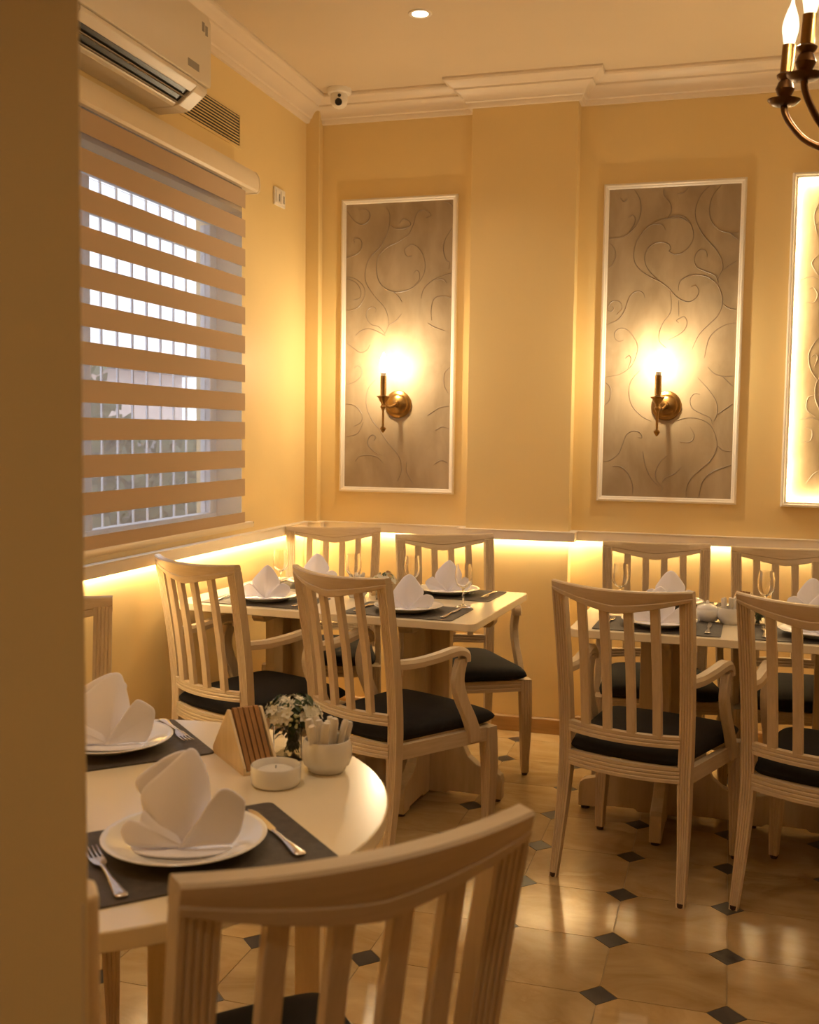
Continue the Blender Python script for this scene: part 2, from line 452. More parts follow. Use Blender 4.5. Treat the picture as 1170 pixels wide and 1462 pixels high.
# ------------------------------------------------------------------ air conditioner
ac = empty('air_conditioner', (LX, .5, 2.52)); tag(ac, 'cream split air conditioner mounted above the blind', 'air conditioner')
def apart(mb, name, mat, par=None, **k):
    o = mb.build(name, mat, **k)
    if par is None: o.parent = ac; o.matrix_parent_inverse = Matrix.Translation(-Vector(ac.location))
    else: o.parent = par; o.matrix_parent_inverse = (Matrix.Translation(Vector(ac.location))).inverted() if par is not ac else Matrix()
    return o
AY0, AY1 = .06, .935
def ext(prof, y0, y1): return MB().sweep([((LX, yy, 0), (1, 0, 0), (0, 0, 1)) for yy in (y0, y1)], prof)
apart(ext([(0, 2.545), (.10, 2.545), (.118, 2.553), (.118, 2.60), (.185, 2.60), (.185, 2.865), (.16, 2.878), (0, 2.878)], AY0 + .012, AY1 - .012), 'casing', 'ac_white', bevel=.006)
for y0, y1 in ((AY0, AY0 + .085), (AY1 - .085, AY1)):
    apart(ext([(0, 2.543), (.10, 2.543), (.125, 2.548), (.180, 2.590), (.196, 2.607), (.196, 2.622), (.0, 2.622)], y0, y1), 'chin_end', 'ac_white', bevel=.006)
apart(ext([(.182, 2.6225), (.205, 2.6225), (.2085, 2.632), (.2085, 2.845), (.200, 2.868), (.178, 2.880), (.12, 2.880), (.12, 2.87), (.182, 2.86)], AY0, AY1), 'front_panel', 'ac_white', smooth=30, bevel=.002)
apart(ext([(.166, 2.592), (.172, 2.588), (.198, 2.608), (.198, 2.621), (.188, 2.621)], AY0 + .085, AY1 - .085), 'lower_lip', 'ac_white', bevel=.002)
apart(ext([(.112, 2.56), (.116, 2.556), (.176, 2.602), (.172, 2.610), (.112, 2.610)], AY0 + .086, AY1 - .086), 'outlet', 'dark')
for dz in (0, .018):
    apart(ext([(.118 + dz * 1.4, 2.5535 + dz), (.130 + dz * 1.4, 2.5515 + dz), (.131 + dz * 1.4, 2.5545 + dz), (.119 + dz * 1.4, 2.5565 + dz)], AY0 + .09, AY1 - .09), 'louver', 'ac_grey')
for i in range(9):
    y = AY0 + .13 + i * .075
    apart(ext([(.114, 2.566), (.119, 2.561), (.172, 2.606), (.165, 2.612)], y, y + .004), 'air_vane', 'dark')
apart(MB().box(LX + .2085, LX + .2097, .765, .845, 2.650, 2.676), 'display_plate', 'ac_grey', bevel=.0005)
apart(MB().box(LX + .2085, LX + .2093, .868, .886, 2.800, 2.832), 'rating_sticker', 'ac_grey')
apart(MB().box(LX + .2085, LX + .2093, .892, .910, 2.792, 2.826), 'rating_sticker', 'ac_grey')

# ------------------------------------------------------------------ vent, switch plate, camera, downlights
vt = empty('wall_vent', (LX, 1.34, 2.60)); tag(vt, 'long louvred vent in the wall beside the air conditioner', 'vent')
VY, VZ0, VZ1 = .256, 0.0, .126
MB().box(0, .002, -VY, VY, VZ0, VZ1).build('backing', 'dark', vt)
for a in ((-VY - .01, -VY), (VY, VY + .01)): MB().box(0, .006, a[0], a[1], VZ0 - .01, VZ1 + .01).build('frame_side', 'paint', vt)
for a in ((VZ0 - .01, VZ0), (VZ1, VZ1 + .01)): MB().box(0, .006, -VY, VY, a[0], a[1]).build('frame_side', 'paint', vt)
sl = MB().box(0.001, .004, -VY, VY, 0, .0042).mesh('slat', 'paint')
for i in range(10):
    o = bpy.data.objects.new('slat', sl); col.objects.link(o); o.parent = vt; o.location = (0, 0, VZ0 + .0075 + i * .0122)
sw = empty('switch_plate', (LX, 2.012, 2.474)); tag(sw, 'small white double switch plate high on the window wall', 'switch')
MB().box(0, .010, -.060, .060, -.040, .040).build('plate', 'frame_white', sw, bevel=.003)
for yy in (-.026, .026):
    r_ = MB().box(.010, .014, yy - .022, yy + .022, -.028, .028).build('rocker', 'frame_white', sw, bevel=.002)
    MB().box(.014, .0146, yy + .004, yy + .012, -.022, .012).build('slot', 'dark', r_)
cv = empty('security_camera', (-1.862, 2.245, CZ)); tag(cv, 'white dome security camera on the ceiling in the corner', 'camera')
MB().lathe([(0, 0), (.058, 0), (.058, -.012), (.054, -.022), (.047, -.026), (0, -.026)], 28).build('mount', 'frame_white', cv, smooth=35)
MB().lathe([(0, -.024), (.040, -.024), (.041, -.05), (.036, -.072), (.022, -.086), (0, -.09)], 28).build('body', 'frame_white', cv, smooth=50)
dirv = Vector((.26, -.93, -.30)).normalized()
def facing(p, d):
    q = d.to_track_quat('Z', 'Y'); return Matrix.Translation(p) @ q.to_matrix().to_4x4()
MB().lathe([(0, -.01), (.017, -.01), (.017, .004), (.014, .008), (0, .009)], 20, mtx=facing(Vector((.009, -.033, -.068)), dirv)).build('lens', 'dark', cv, smooth=40)
MB().lathe([(0, -.01), (.008, -.01), (.008, .003), (0, .004)], 16, mtx=facing(Vector((.015, -.038, -.040)), dirv)).build('sensor', 'dark', cv, smooth=40)

def downlight(x, y, label, power=P_DOWN):
    d = empty('downlight', (x, y, CZ)); tag(d, label, 'downlight', 'recessed ceiling downlights')
    MB().lathe([(.030, .004), (.032, -.004), (.044, -.005), (.046, -.002), (.046, .002)], 28).build('trim_ring', 'frame_white', d, smooth=35)
    MB().lathe([(0, -.0005), (.031, -.0005), (.031, .003), (0, .003)], 24).build('lens', 'lens', d)
    lamp('bulb_light', 'SPOT', (0, 0, -.012), power, (1.0, .82, .58), d, .03, spot_size=R(125), spot_blend=.7)
downlight(-1.238, 1.457, 'small round downlight glowing in the ceiling above the corner table')
for x, y, pw, nm in ((.75, 1.2, .6, 'above the right-hand table'), (2.0, 1.2, .8, 'in the far right corner of the ceiling'), (.9, -1.0, .45, 'right of the chandelier'),
                     (2.1, -1.2, .5, 'next to the right wall'), (-1.2, -.9, 1.5, 'above the round table'), (-.75, -3.3, 2.2, 'in the room behind the partition')):  # out-of-view downlights added as warm fill; the rear one brightens the partition
    downlight(x, y, 'unseen fill downlight added ' + nm, P_DOWN * pw)

SCROLL_A = [[(-1.675,2.489),(-1.654,2.457),(-1.66,2.382),(-1.699,2.302),(-1.746,2.259),(-1.773,2.203),(-1.772,2.133),(-1.724,2.062),(-1.676,2.01),(-1.655,1.959),(-1.655,1.921),(-1.674,1.877)],[(-1.469,2.431),(-1.446,2.441),(-1.463,2.46),(-1.489,2.468),(-1.518,2.45),(-1.534,2.401),(-1.56,2.353),(-1.613,2.32),(-1.666,2.297),(-1.706,2.258),(-1.719,2.208),(-1.708,2.144),(-1.677,2.105),(-1.63,2.084),(-1.576,2.085),(-1.524,2.108),(-1.485,2.15),(-1.472,2.2),(-1.483,2.256),(-1.513,2.295),(-1.546,2.305),(-1.576,2.285),(-1.565,2.253),(-1.539,2.252)],[(-1.528,2.17),(-1.515,2.183),(-1.501,2.17),(-1.501,2.138),(-1.524,2.114)],[(-1.654,2.407),(-1.627,2.387),(-1.593,2.382),(-1.567,2.387),(-1.547,2.402),(-1.561,2.421),(-1.587,2.426),(-1.604,2.408)],[(-1.874,2.482),(-1.836,2.433),(-1.795,2.411),(-1.761,2.43),(-1.755,2.461),(-1.776,2.484),(-1.816,2.483)],[(-1.832,2.325),(-1.835,2.345),(-1.808,2.344),(-1.794,2.318),(-1.807,2.28),(-1.848,2.259),(-1.876,2.254)],[(-1.875,2.162),(-1.827,2.151),(-1.785,2.115),(-1.778,2.07),(-1.805,2.019),(-1.846,2),(-1.873,2.002)],[(-1.875,2.152),(-1.826,2.135),(-1.799,2.096),(-1.802,2.058),(-1.833,2.049)],[(-1.723,1.986),(-1.72,2.005),(-1.743,2.012),(-1.767,1.993),(-1.767,1.961),(-1.743,1.929),(-1.702,1.916),(-1.671,1.883)],[(-1.824,1.876),(-1.79,1.901),(-1.749,1.907),(-1.701,1.89),(-1.667,1.871)],[(-1.655,1.921),(-1.615,1.946),(-1.588,1.977)],[(-1.63,2.084),(-1.603,2.059),(-1.586,2.034)],[(-1.341,2.378),(-1.376,2.321),(-1.382,2.272),(-1.368,2.228),(-1.352,2.215),(-1.354,2.184)],[(-1.335,2.165),(-1.38,2.154),(-1.438,2.13),(-1.477,2.094),(-1.49,2.05)],[(-1.412,2.136),(-1.38,2.135),(-1.366,2.119)],[(-1.336,2.047),(-1.378,2.057),(-1.424,2.046),(-1.439,1.993),(-1.435,1.943)],[(-1.455,1.931),(-1.422,1.911),(-1.369,1.892)],[(-1.385,2.5),(-1.353,2.492),(-1.34,2.476)],[(-1.868,1.839),(-1.83,1.813),(-1.796,1.793),(-1.762,1.806),(-1.748,1.831)],[(-1.829,1.716),(-1.812,1.729),(-1.792,1.716),(-1.791,1.684),(-1.822,1.652),(-1.867,1.636)],[(-1.719,1.658),(-1.753,1.62),(-1.766,1.568),(-1.759,1.516),(-1.731,1.459),(-1.703,1.427),(-1.648,1.35),(-1.593,1.286),(-1.579,1.222),(-1.598,1.164)],[(-1.869,1.542),(-1.821,1.532),(-1.786,1.49),(-1.792,1.451),(-1.827,1.432)],[(-1.779,1.452),(-1.806,1.399),(-1.854,1.383),(-1.868,1.386)],[(-1.818,1.256),(-1.798,1.282),(-1.75,1.29),(-1.702,1.281),(-1.674,1.252)],[(-1.723,1.362),(-1.713,1.378),(-1.73,1.391),(-1.75,1.374),(-1.753,1.342),(-1.722,1.31),(-1.681,1.291)],[(-1.34,1.72),(-1.369,1.689),(-1.368,1.632),(-1.348,1.595)],[(-1.341,1.532),(-1.39,1.525),(-1.449,1.487)],[(-1.339,1.424),(-1.375,1.433),(-1.408,1.417)],[(-1.552,1.261),(-1.552,1.21),(-1.517,1.153)],[(-1.412,1.251),(-1.379,1.271),(-1.346,1.259)]]
SCROLL_B = [[(-0.348,2.327),(-0.362,2.349),(-0.387,2.354),(-0.419,2.349),(-0.456,2.312),(-0.48,2.268),(-0.486,2.21),(-0.467,2.165),(-0.418,2.125),(-0.367,2.098),(-0.328,2.068),(-0.289,2.026),(-0.245,2.005),(-0.211,2.017),(-0.195,2.049),(-0.209,2.075),(-0.228,2.072)],[(-0.367,2.098),(-0.413,2.144),(-0.436,2.19),(-0.431,2.234),(-0.403,2.265),(-0.366,2.273),(-0.334,2.263),(-0.324,2.243),(-0.33,2.231),(-0.301,2.217),(-0.264,2.228),(-0.234,2.265),(-0.226,2.303),(-0.24,2.348),(-0.275,2.374),(-0.312,2.379),(-0.356,2.375),(-0.406,2.358)],[(-0.338,2.383),(-0.3,2.388),(-0.262,2.377),(-0.237,2.347)],[(-0.36,2.511),(-0.36,2.479),(-0.333,2.446),(-0.327,2.408),(-0.341,2.38)],[(-0.254,2.512),(-0.272,2.491),(-0.303,2.483)],[(-0.159,2.516),(-0.197,2.478),(-0.219,2.422),(-0.217,2.365),(-0.186,2.301),(-0.141,2.249),(-0.109,2.204),(-0.096,2.16),(-0.1,2.135),(-0.115,2.104),(-0.114,2.085)],[(-0.1,2.135),(-0.07,2.159),(-0.032,2.183)],[(-0.11,2.517),(-0.148,2.469),(-0.161,2.413),(-0.15,2.356),(-0.112,2.317),(-0.069,2.303),(-0.033,2.305)],[(-0.069,2.303),(-0.032,2.27)],[(-0.164,2.2),(-0.168,2.225),(-0.19,2.235),(-0.211,2.22),(-0.219,2.189),(-0.206,2.157),(-0.168,2.137),(-0.13,2.12),(-0.114,2.091)],[(-0.284,2.057),(-0.279,2.095),(-0.248,2.117),(-0.205,2.124),(-0.155,2.111),(-0.117,2.078),(-0.097,2.034),(-0.094,1.983),(-0.112,1.939),(-0.148,1.902),(-0.184,1.864),(-0.205,1.823),(-0.216,1.793)],[(-0.089,1.993),(-0.064,1.973),(-0.03,1.966)],[(-0.031,1.909),(-0.074,1.901),(-0.116,1.876),(-0.143,1.844),(-0.154,1.806),(-0.162,1.755)],[(-0.493,2.515),(-0.467,2.472),(-0.459,2.421),(-0.47,2.37),(-0.501,2.327),(-0.539,2.302),(-0.597,2.298)],[(-0.512,2.388),(-0.496,2.4),(-0.484,2.383),(-0.49,2.352),(-0.513,2.321)],[(-0.596,2.279),(-0.573,2.252),(-0.568,2.213),(-0.581,2.181),(-0.596,2.169)],[(-0.432,2.026),(-0.439,2.048),(-0.464,2.057),(-0.493,2.043),(-0.508,2.011),(-0.52,1.973),(-0.545,1.934),(-0.596,1.909)],[(-0.579,1.993),(-0.569,1.983),(-0.578,1.97),(-0.595,1.977),(-0.589,2.003),(-0.566,2.018),(-0.54,2.009),(-0.533,1.979),(-0.555,1.954)],[(-0.52,1.839),(-0.542,1.833),(-0.561,1.85),(-0.559,1.876),(-0.534,1.892),(-0.501,1.881),(-0.475,1.849),(-0.458,1.816),(-0.46,1.777),(-0.484,1.719),(-0.535,1.683),(-0.6,1.671)],[(-0.321,2.058),(-0.314,2.007),(-0.318,1.956),(-0.349,1.911),(-0.363,1.867),(-0.359,1.828),(-0.33,1.802)],[(-0.282,2.013),(-0.279,1.942)],[(-0.279,1.913),(-0.289,1.923),(-0.274,1.933),(-0.255,1.939),(-0.242,1.916),(-0.25,1.884),(-0.278,1.859),(-0.321,1.837)],[(-0.553,2.479),(-0.537,2.462),(-0.521,2.473)],[(-0.511,1.755),(-0.495,1.768),(-0.485,1.751),(-0.497,1.712)],[(-0.145,1.714),(-0.116,1.685),(-0.073,1.672),(-0.033,1.675)],[(-0.082,1.672),(-0.034,1.627)],[(-0.187,1.666),(-0.145,1.621),(-0.113,1.576),(-0.099,1.538),(-0.101,1.499),(-0.112,1.473)],[(-0.101,1.499),(-0.068,1.525),(-0.032,1.551)],[(-0.175,1.592),(-0.2,1.595),(-0.218,1.569),(-0.208,1.531),(-0.166,1.505),(-0.128,1.486),(-0.115,1.454)],[(-0.278,1.472),(-0.222,1.487),(-0.166,1.479),(-0.127,1.454),(-0.101,1.403),(-0.096,1.351),(-0.122,1.293),(-0.165,1.253),(-0.207,1.206),(-0.224,1.154),(-0.22,1.121)],[(-0.445,1.699),(-0.482,1.653),(-0.49,1.594),(-0.472,1.536),(-0.426,1.49),(-0.387,1.471)],[(-0.599,1.647),(-0.575,1.621),(-0.577,1.568),(-0.6,1.541)],[(-0.446,1.398),(-0.426,1.395),(-0.437,1.418),(-0.469,1.425),(-0.498,1.404),(-0.513,1.364),(-0.531,1.318),(-0.57,1.287),(-0.599,1.283)],[(-0.029,1.278),(-0.09,1.255),(-0.132,1.228),(-0.156,1.188),(-0.167,1.123)],[(-0.556,1.261),(-0.517,1.258),(-0.483,1.226),(-0.462,1.173),(-0.464,1.127)],[(-0.312,1.315),(-0.343,1.282),(-0.361,1.235),(-0.353,1.196),(-0.33,1.17),(-0.332,1.144)],[(-0.247,1.264),(-0.278,1.231),(-0.315,1.213),(-0.331,1.19)],[(-0.257,1.378),(-0.212,1.378),(-0.195,1.408),(-0.215,1.446)],[(-0.421,1.333),(-0.407,1.267),(-0.379,1.209),(-0.34,1.17)],[(-0.09,1.361),(-0.068,1.342),(-0.037,1.339)]]
SCROLL_C = [[(0.295,2.416),(0.278,2.361),(0.295,2.278)],[(0.299,2.192),(0.276,2.162),(0.292,2.126),(0.307,2.105)],[(0.229,2.086),(0.263,2.101),(0.307,2.092)],[(0.258,1.993),(0.292,1.992),(0.305,2.023),(0.289,2.054),(0.27,2.049)],[(0.317,1.843),(0.28,1.776),(0.288,1.703),(0.325,1.646)],[(0.322,1.594),(0.283,1.578),(0.28,1.526),(0.316,1.495)],[(0.252,1.484),(0.296,1.49),(0.331,1.48)],[(0.261,1.385),(0.3,1.391),(0.303,1.438),(0.273,1.448)],[(0.288,1.201),(0.316,1.244),(0.34,1.26)],[(0.452,2.327),(0.438,2.349),(0.413,2.354),(0.381,2.349),(0.344,2.312),(0.32,2.268),(0.314,2.21),(0.333,2.165),(0.382,2.125),(0.433,2.098),(0.472,2.068),(0.511,2.026),(0.555,2.005),(0.589,2.017),(0.605,2.049),(0.591,2.075),(0.572,2.072)],[(0.433,2.098),(0.387,2.144),(0.364,2.19),(0.369,2.234),(0.397,2.265),(0.434,2.273),(0.466,2.263),(0.476,2.243),(0.47,2.231),(0.499,2.217),(0.536,2.228),(0.566,2.265),(0.574,2.303),(0.56,2.348),(0.525,2.374),(0.488,2.379),(0.444,2.375),(0.394,2.358)],[(0.462,2.383),(0.5,2.388),(0.538,2.377),(0.563,2.347)],[(0.44,2.511),(0.44,2.479),(0.467,2.446),(0.473,2.408),(0.459,2.38)],[(0.546,2.512),(0.528,2.491),(0.497,2.483)],[(0.641,2.516),(0.603,2.478),(0.581,2.422),(0.583,2.365),(0.614,2.301),(0.659,2.249),(0.691,2.204),(0.704,2.16),(0.7,2.135),(0.685,2.104),(0.686,2.085)],[(0.7,2.135),(0.73,2.159),(0.768,2.183)],[(0.69,2.517),(0.652,2.469),(0.639,2.413),(0.65,2.356),(0.688,2.317),(0.731,2.303),(0.767,2.305)],[(0.731,2.303),(0.768,2.27)],[(0.636,2.2),(0.632,2.225),(0.61,2.235),(0.589,2.22),(0.581,2.189),(0.594,2.157),(0.632,2.137),(0.67,2.12),(0.686,2.091)],[(0.516,2.057),(0.521,2.095),(0.552,2.117),(0.595,2.124),(0.645,2.111),(0.683,2.078),(0.703,2.034),(0.706,1.983),(0.688,1.939),(0.652,1.902),(0.616,1.864),(0.595,1.823),(0.584,1.793)],[(0.711,1.993),(0.736,1.973),(0.77,1.966)],[(0.769,1.909),(0.726,1.901),(0.684,1.876),(0.657,1.844),(0.646,1.806),(0.638,1.755)],[(0.288,2.388),(0.304,2.4),(0.316,2.383),(0.31,2.352),(0.287,2.321)],[(0.479,2.058),(0.486,2.007),(0.482,1.956),(0.451,1.911),(0.437,1.867),(0.441,1.828),(0.47,1.802)],[(0.518,2.013),(0.521,1.942)],[(0.521,1.913),(0.511,1.923),(0.526,1.933),(0.545,1.939),(0.558,1.916),(0.55,1.884),(0.522,1.859),(0.479,1.837)],[(0.289,1.755),(0.305,1.768),(0.315,1.751),(0.303,1.712)],[(0.655,1.714),(0.684,1.685),(0.727,1.672),(0.767,1.675)],[(0.718,1.672),(0.766,1.627)],[(0.613,1.666),(0.655,1.621),(0.687,1.576),(0.701,1.538),(0.699,1.499),(0.688,1.473)],[(0.699,1.499),(0.732,1.525),(0.768,1.551)],[(0.625,1.592),(0.6,1.595),(0.582,1.569),(0.592,1.531),(0.634,1.505),(0.672,1.486),(0.685,1.454)],[(0.522,1.472),(0.578,1.487),(0.634,1.479),(0.673,1.454),(0.699,1.403),(0.704,1.351),(0.678,1.293),(0.635,1.253),(0.593,1.206),(0.576,1.154),(0.58,1.121)],[(0.355,1.699),(0.318,1.653),(0.31,1.594),(0.328,1.536),(0.374,1.49),(0.413,1.471)],[(0.771,1.278),(0.71,1.255),(0.668,1.228),(0.644,1.188),(0.633,1.123)],[(0.488,1.315),(0.457,1.282),(0.439,1.235),(0.447,1.196),(0.47,1.17),(0.468,1.144)],[(0.553,1.264),(0.522,1.231),(0.485,1.213),(0.469,1.19)],[(0.543,1.378),(0.588,1.378),(0.605,1.408),(0.585,1.446)],[(0.379,1.333),(0.393,1.267),(0.421,1.209),(0.46,1.17)],[(0.71,1.361),(0.732,1.342),(0.763,1.339)]]
# ------------------------------------------------------------------ wall panels
def panel(x0, x1, z0, z1, scrolls, label, lit=False):
    p = empty('wall_panel', ((x0 + x1) / 2, BY, z0)); tag(p, label, 'wall panel', 'framed wallpaper panels on the back wall')
    cx = (x0 + x1) / 2; W = (x1 - x0) / 2; H = z1 - z0
    dep = .034 if lit else .0
    pr_ = [(0, 0), (0, -.012 - dep), (.004, -.017 - dep), (.010, -.018 - dep), (.014, -.014 - dep), (.020, -.013 - dep), (.024, -.009 - dep), (.024, 0)]
    cs = [(-W, 0), (W, 0), (W, H), (-W, H)]
    dg = [(1, 1), (-1, 1), (-1, -1), (1, -1)]
    for i in range(4):
        j = (i + 1) % 4; st = []
        for k in (i, j):
            st.append(((cs[k][0], 0, cs[k][1]), (dg[k][0], 0, dg[k][1]), (0, 1, 0)))
        MB().sweep(st, pr_).build('frame_moulding', 'frame_white', p, smooth=25)
    MB().box(-W + .02, W - .02, -.004, 0, .02, H - .02).build('wallpaper', 'wallpaper', p)
    if lit:
        a = .026
        for bx in ((-W + a, -W + a + .006, a, H - a), (W - a - .006, W - a, a, H - a), (-W + a + .006, W - a - .006, a, a + .006), (-W + a + .006, W - a - .006, H - a - .006, H - a)):
            MB().box(bx[0], bx[1], -.034, -.020, bx[2], bx[3]).build('edge_light', 'led_niche', p)
    m = MB()
    for L in scrolls:
        pts = cr([(a - cx, b - z0, 0) for a, b in L], 5)
        n = len(pts); vs = []; fs = []
        for i, q in enumerate(pts):
            t = (pts[min(i + 1, n - 1)] - pts[max(i - 1, 0)]); t.normalize(); nn = Vector((-t.y, t.x, 0))
            s_ = i / (n - 1); wd = .0008 + .0016 * math.sin(math.pi * min(1, s_ * 1.0)) ** .7
            vs += [(q.x - nn.x * wd, -.0040, q.y - nn.y * wd), (q.x, -.0062, q.y), (q.x + nn.x * wd, -.0040, q.y + nn.y * wd)]
        for i in range(n - 1):
            for k in (0, 1): fs.append((i * 3 + k, i * 3 + k + 1, i * 3 + k + 4, i * 3 + k + 3))
        m.add(vs, fs)
    m.build('scroll_pattern', 'scroll', p, smooth=60)
    return p
panel(-1.899, -1.312, 1.108, 2.534, SCROLL_A, 'tall taupe scroll-patterned panel in a white frame next to the corner')
panel(-.626, -.003, 1.099, 2.541, SCROLL_B, 'tall taupe scroll-patterned panel in a white frame right of the pilaster')
panel(.184, .807, 1.099, 2.541, SCROLL_C, 'tall scroll-patterned panel glowing along its edges, rightmost on the wall', lit=True)

# ------------------------------------------------------------------ sconces
def sconce(x, label):
    s = empty('wall_sconce', (x, BY - .004, 1.54)); tag(s, label, 'wall lamp', 'brass candle sconces on the wall panels'); s.scale = (1.16,) * 3
    MB().lathe([(0, 0), (.056, 0), (.058, .004), (.055, .010), (.044, .014), (.040, .020), (.028, .025), (.014, .028), (.010, .040), (0, .042)], 32,
               mtx=Matrix.Rotation(R(90), 4, 'X')).build('back_plate', 'brass', s, smooth=35)
    arm = cr([(0, -.03, 0), (-.004, -.06, -.008), (-.012, -.095, -.014), (-.022, -.122, .0), (-.025, -.13, .022)], 6)
    MB().tube(arm, .0055, 10).build('arm', 'brass', s, smooth=60)
    c = (-.025, -.13, 0)
    MB().lathe([(0, -.120), (.004, -.118), (.010, -.108), (.013, -.102), (.010, -.098), (.005, -.094), (.0045, -.030), (.008, -.022), (.013, -.014), (.008, -.006), (.010, .004), (.017, .012),
                (.020, .022), (.026, .026), (.027, .030), (.012, .034), (.011, .040), (0, .040)], 24, c).build('stem', 'brass', s, smooth=40)
    MB().lathe([(0, .038), (.0125, .038), (.0125, .112), (.010, .112), (0, .110)], 20, c).build('candle_sleeve', 'brass', s, smooth=40)
    MB().lathe([(0, .108), (.0105, .108), (.0105, .126), (0, .127)], 16, c).build('socket', 'paper_white', s, smooth=40)
    MB().lathe([(.008, .124), (.012, .134), (.0165, .150), (.017, .162), (.013, .180), (.006, .198), (.002, .206), (0, .208)], 20, c).build('bulb', 'bulb_hot', s, smooth=80)
    lamp('bulb_light', 'POINT', (c[0], c[1] , .158), P_SCONCE, (1.0, .80, .50), s, .012)
sconce(-1.598, 'brass candle sconce on the panel next to the corner')
sconce(-.322, 'brass candle sconce on the panel right of the pilaster')

# ------------------------------------------------------------------ chandelier
ch = empty('chandelier', (.283, -.138, CZ)); ch.rotation_euler = (R(2), R(3), 0); tag(ch, 'dark brass chandelier with candle bulbs at the top right', 'chandelier')
MB().lathe([(0, 0), (.065, 0), (.062, -.012), (.04, -.028), (.012, -.036), (0, -.036)], 28).build('canopy', 'dark_brass', ch, smooth=35)
MB().tube([(0, 0, -.03), (0, 0, -.72)], .006, 10).build('rod', 'dark_brass', ch, smooth=60)
MB().lathe([(0, -.68), (.014, -.70), (.022, -.73), (.012, -.76), (.016, -.80), (.034, -.85), (.042, -.90), (.030, -.94), (.016, -.965), (.022, -.98), (.040, -.995), (.044, -1.01), (.028, -1.03), (.012, -1.045), (.008, -1.065), (.012, -1.075), (0, -1.085)], 28).build('column', 'dark_brass', ch, smooth=40)
CP = 2.133 - CZ
NA = 6
for k in range(NA):
    a = R(159 + 60 * k); ca, sa = math.cos(a), math.sin(a); RR = .2
    pr2 = cr([(.03, 0, -.985), (.06, 0, -.990), (.10, 0, -.985), (.145, 0, -.962), (.178, 0, -.928), (.195, 0, -.90), (RR, 0, CP + .002)], 6)
    m_ = MB().tube([(p.x * ca, p.x * sa, p.z) for p in pr2], .0075, 10)
    arm = m_.build('arm', 'dark_brass', ch, smooth=60)
    c = (RR * ca, RR * sa, CP)
    MB().lathe([(0, -.002), (.012, -.004), (.026, .000), (.035, .008), (.036, .011), (.033, .009), (.022, .006), (.012, .008), (.010, .014), (.016, .022), (.021, .034), (.016, .048), (.013, .052), (.019, .058), (.021, .064), (.015, .069), (0, .069)], 24, c).build('drip_cup', 'dark_brass', arm, smooth=40)
    MB().lathe([(0, .066), (.0142, .066), (.0142, .128), (.0125, .1285), (0, .1270)], 20, c).build('candle_sleeve', 'brass', arm, smooth=40)
    MB().lathe([(.010, .127), (.0125, .134), (.0150, .146), (.0175, .158), (.0180, .168), (.0150, .186), (.0095, .203), (.005, .214), (.003, .224), (.0015, .230), (0, .231)], 20, c).build('bulb', 'bulb', arm, smooth=80)
    lamp('bulb_light', 'POINT', (c[0], c[1], c[2] + .165), P_CANDLE, WARM, arm, .014)

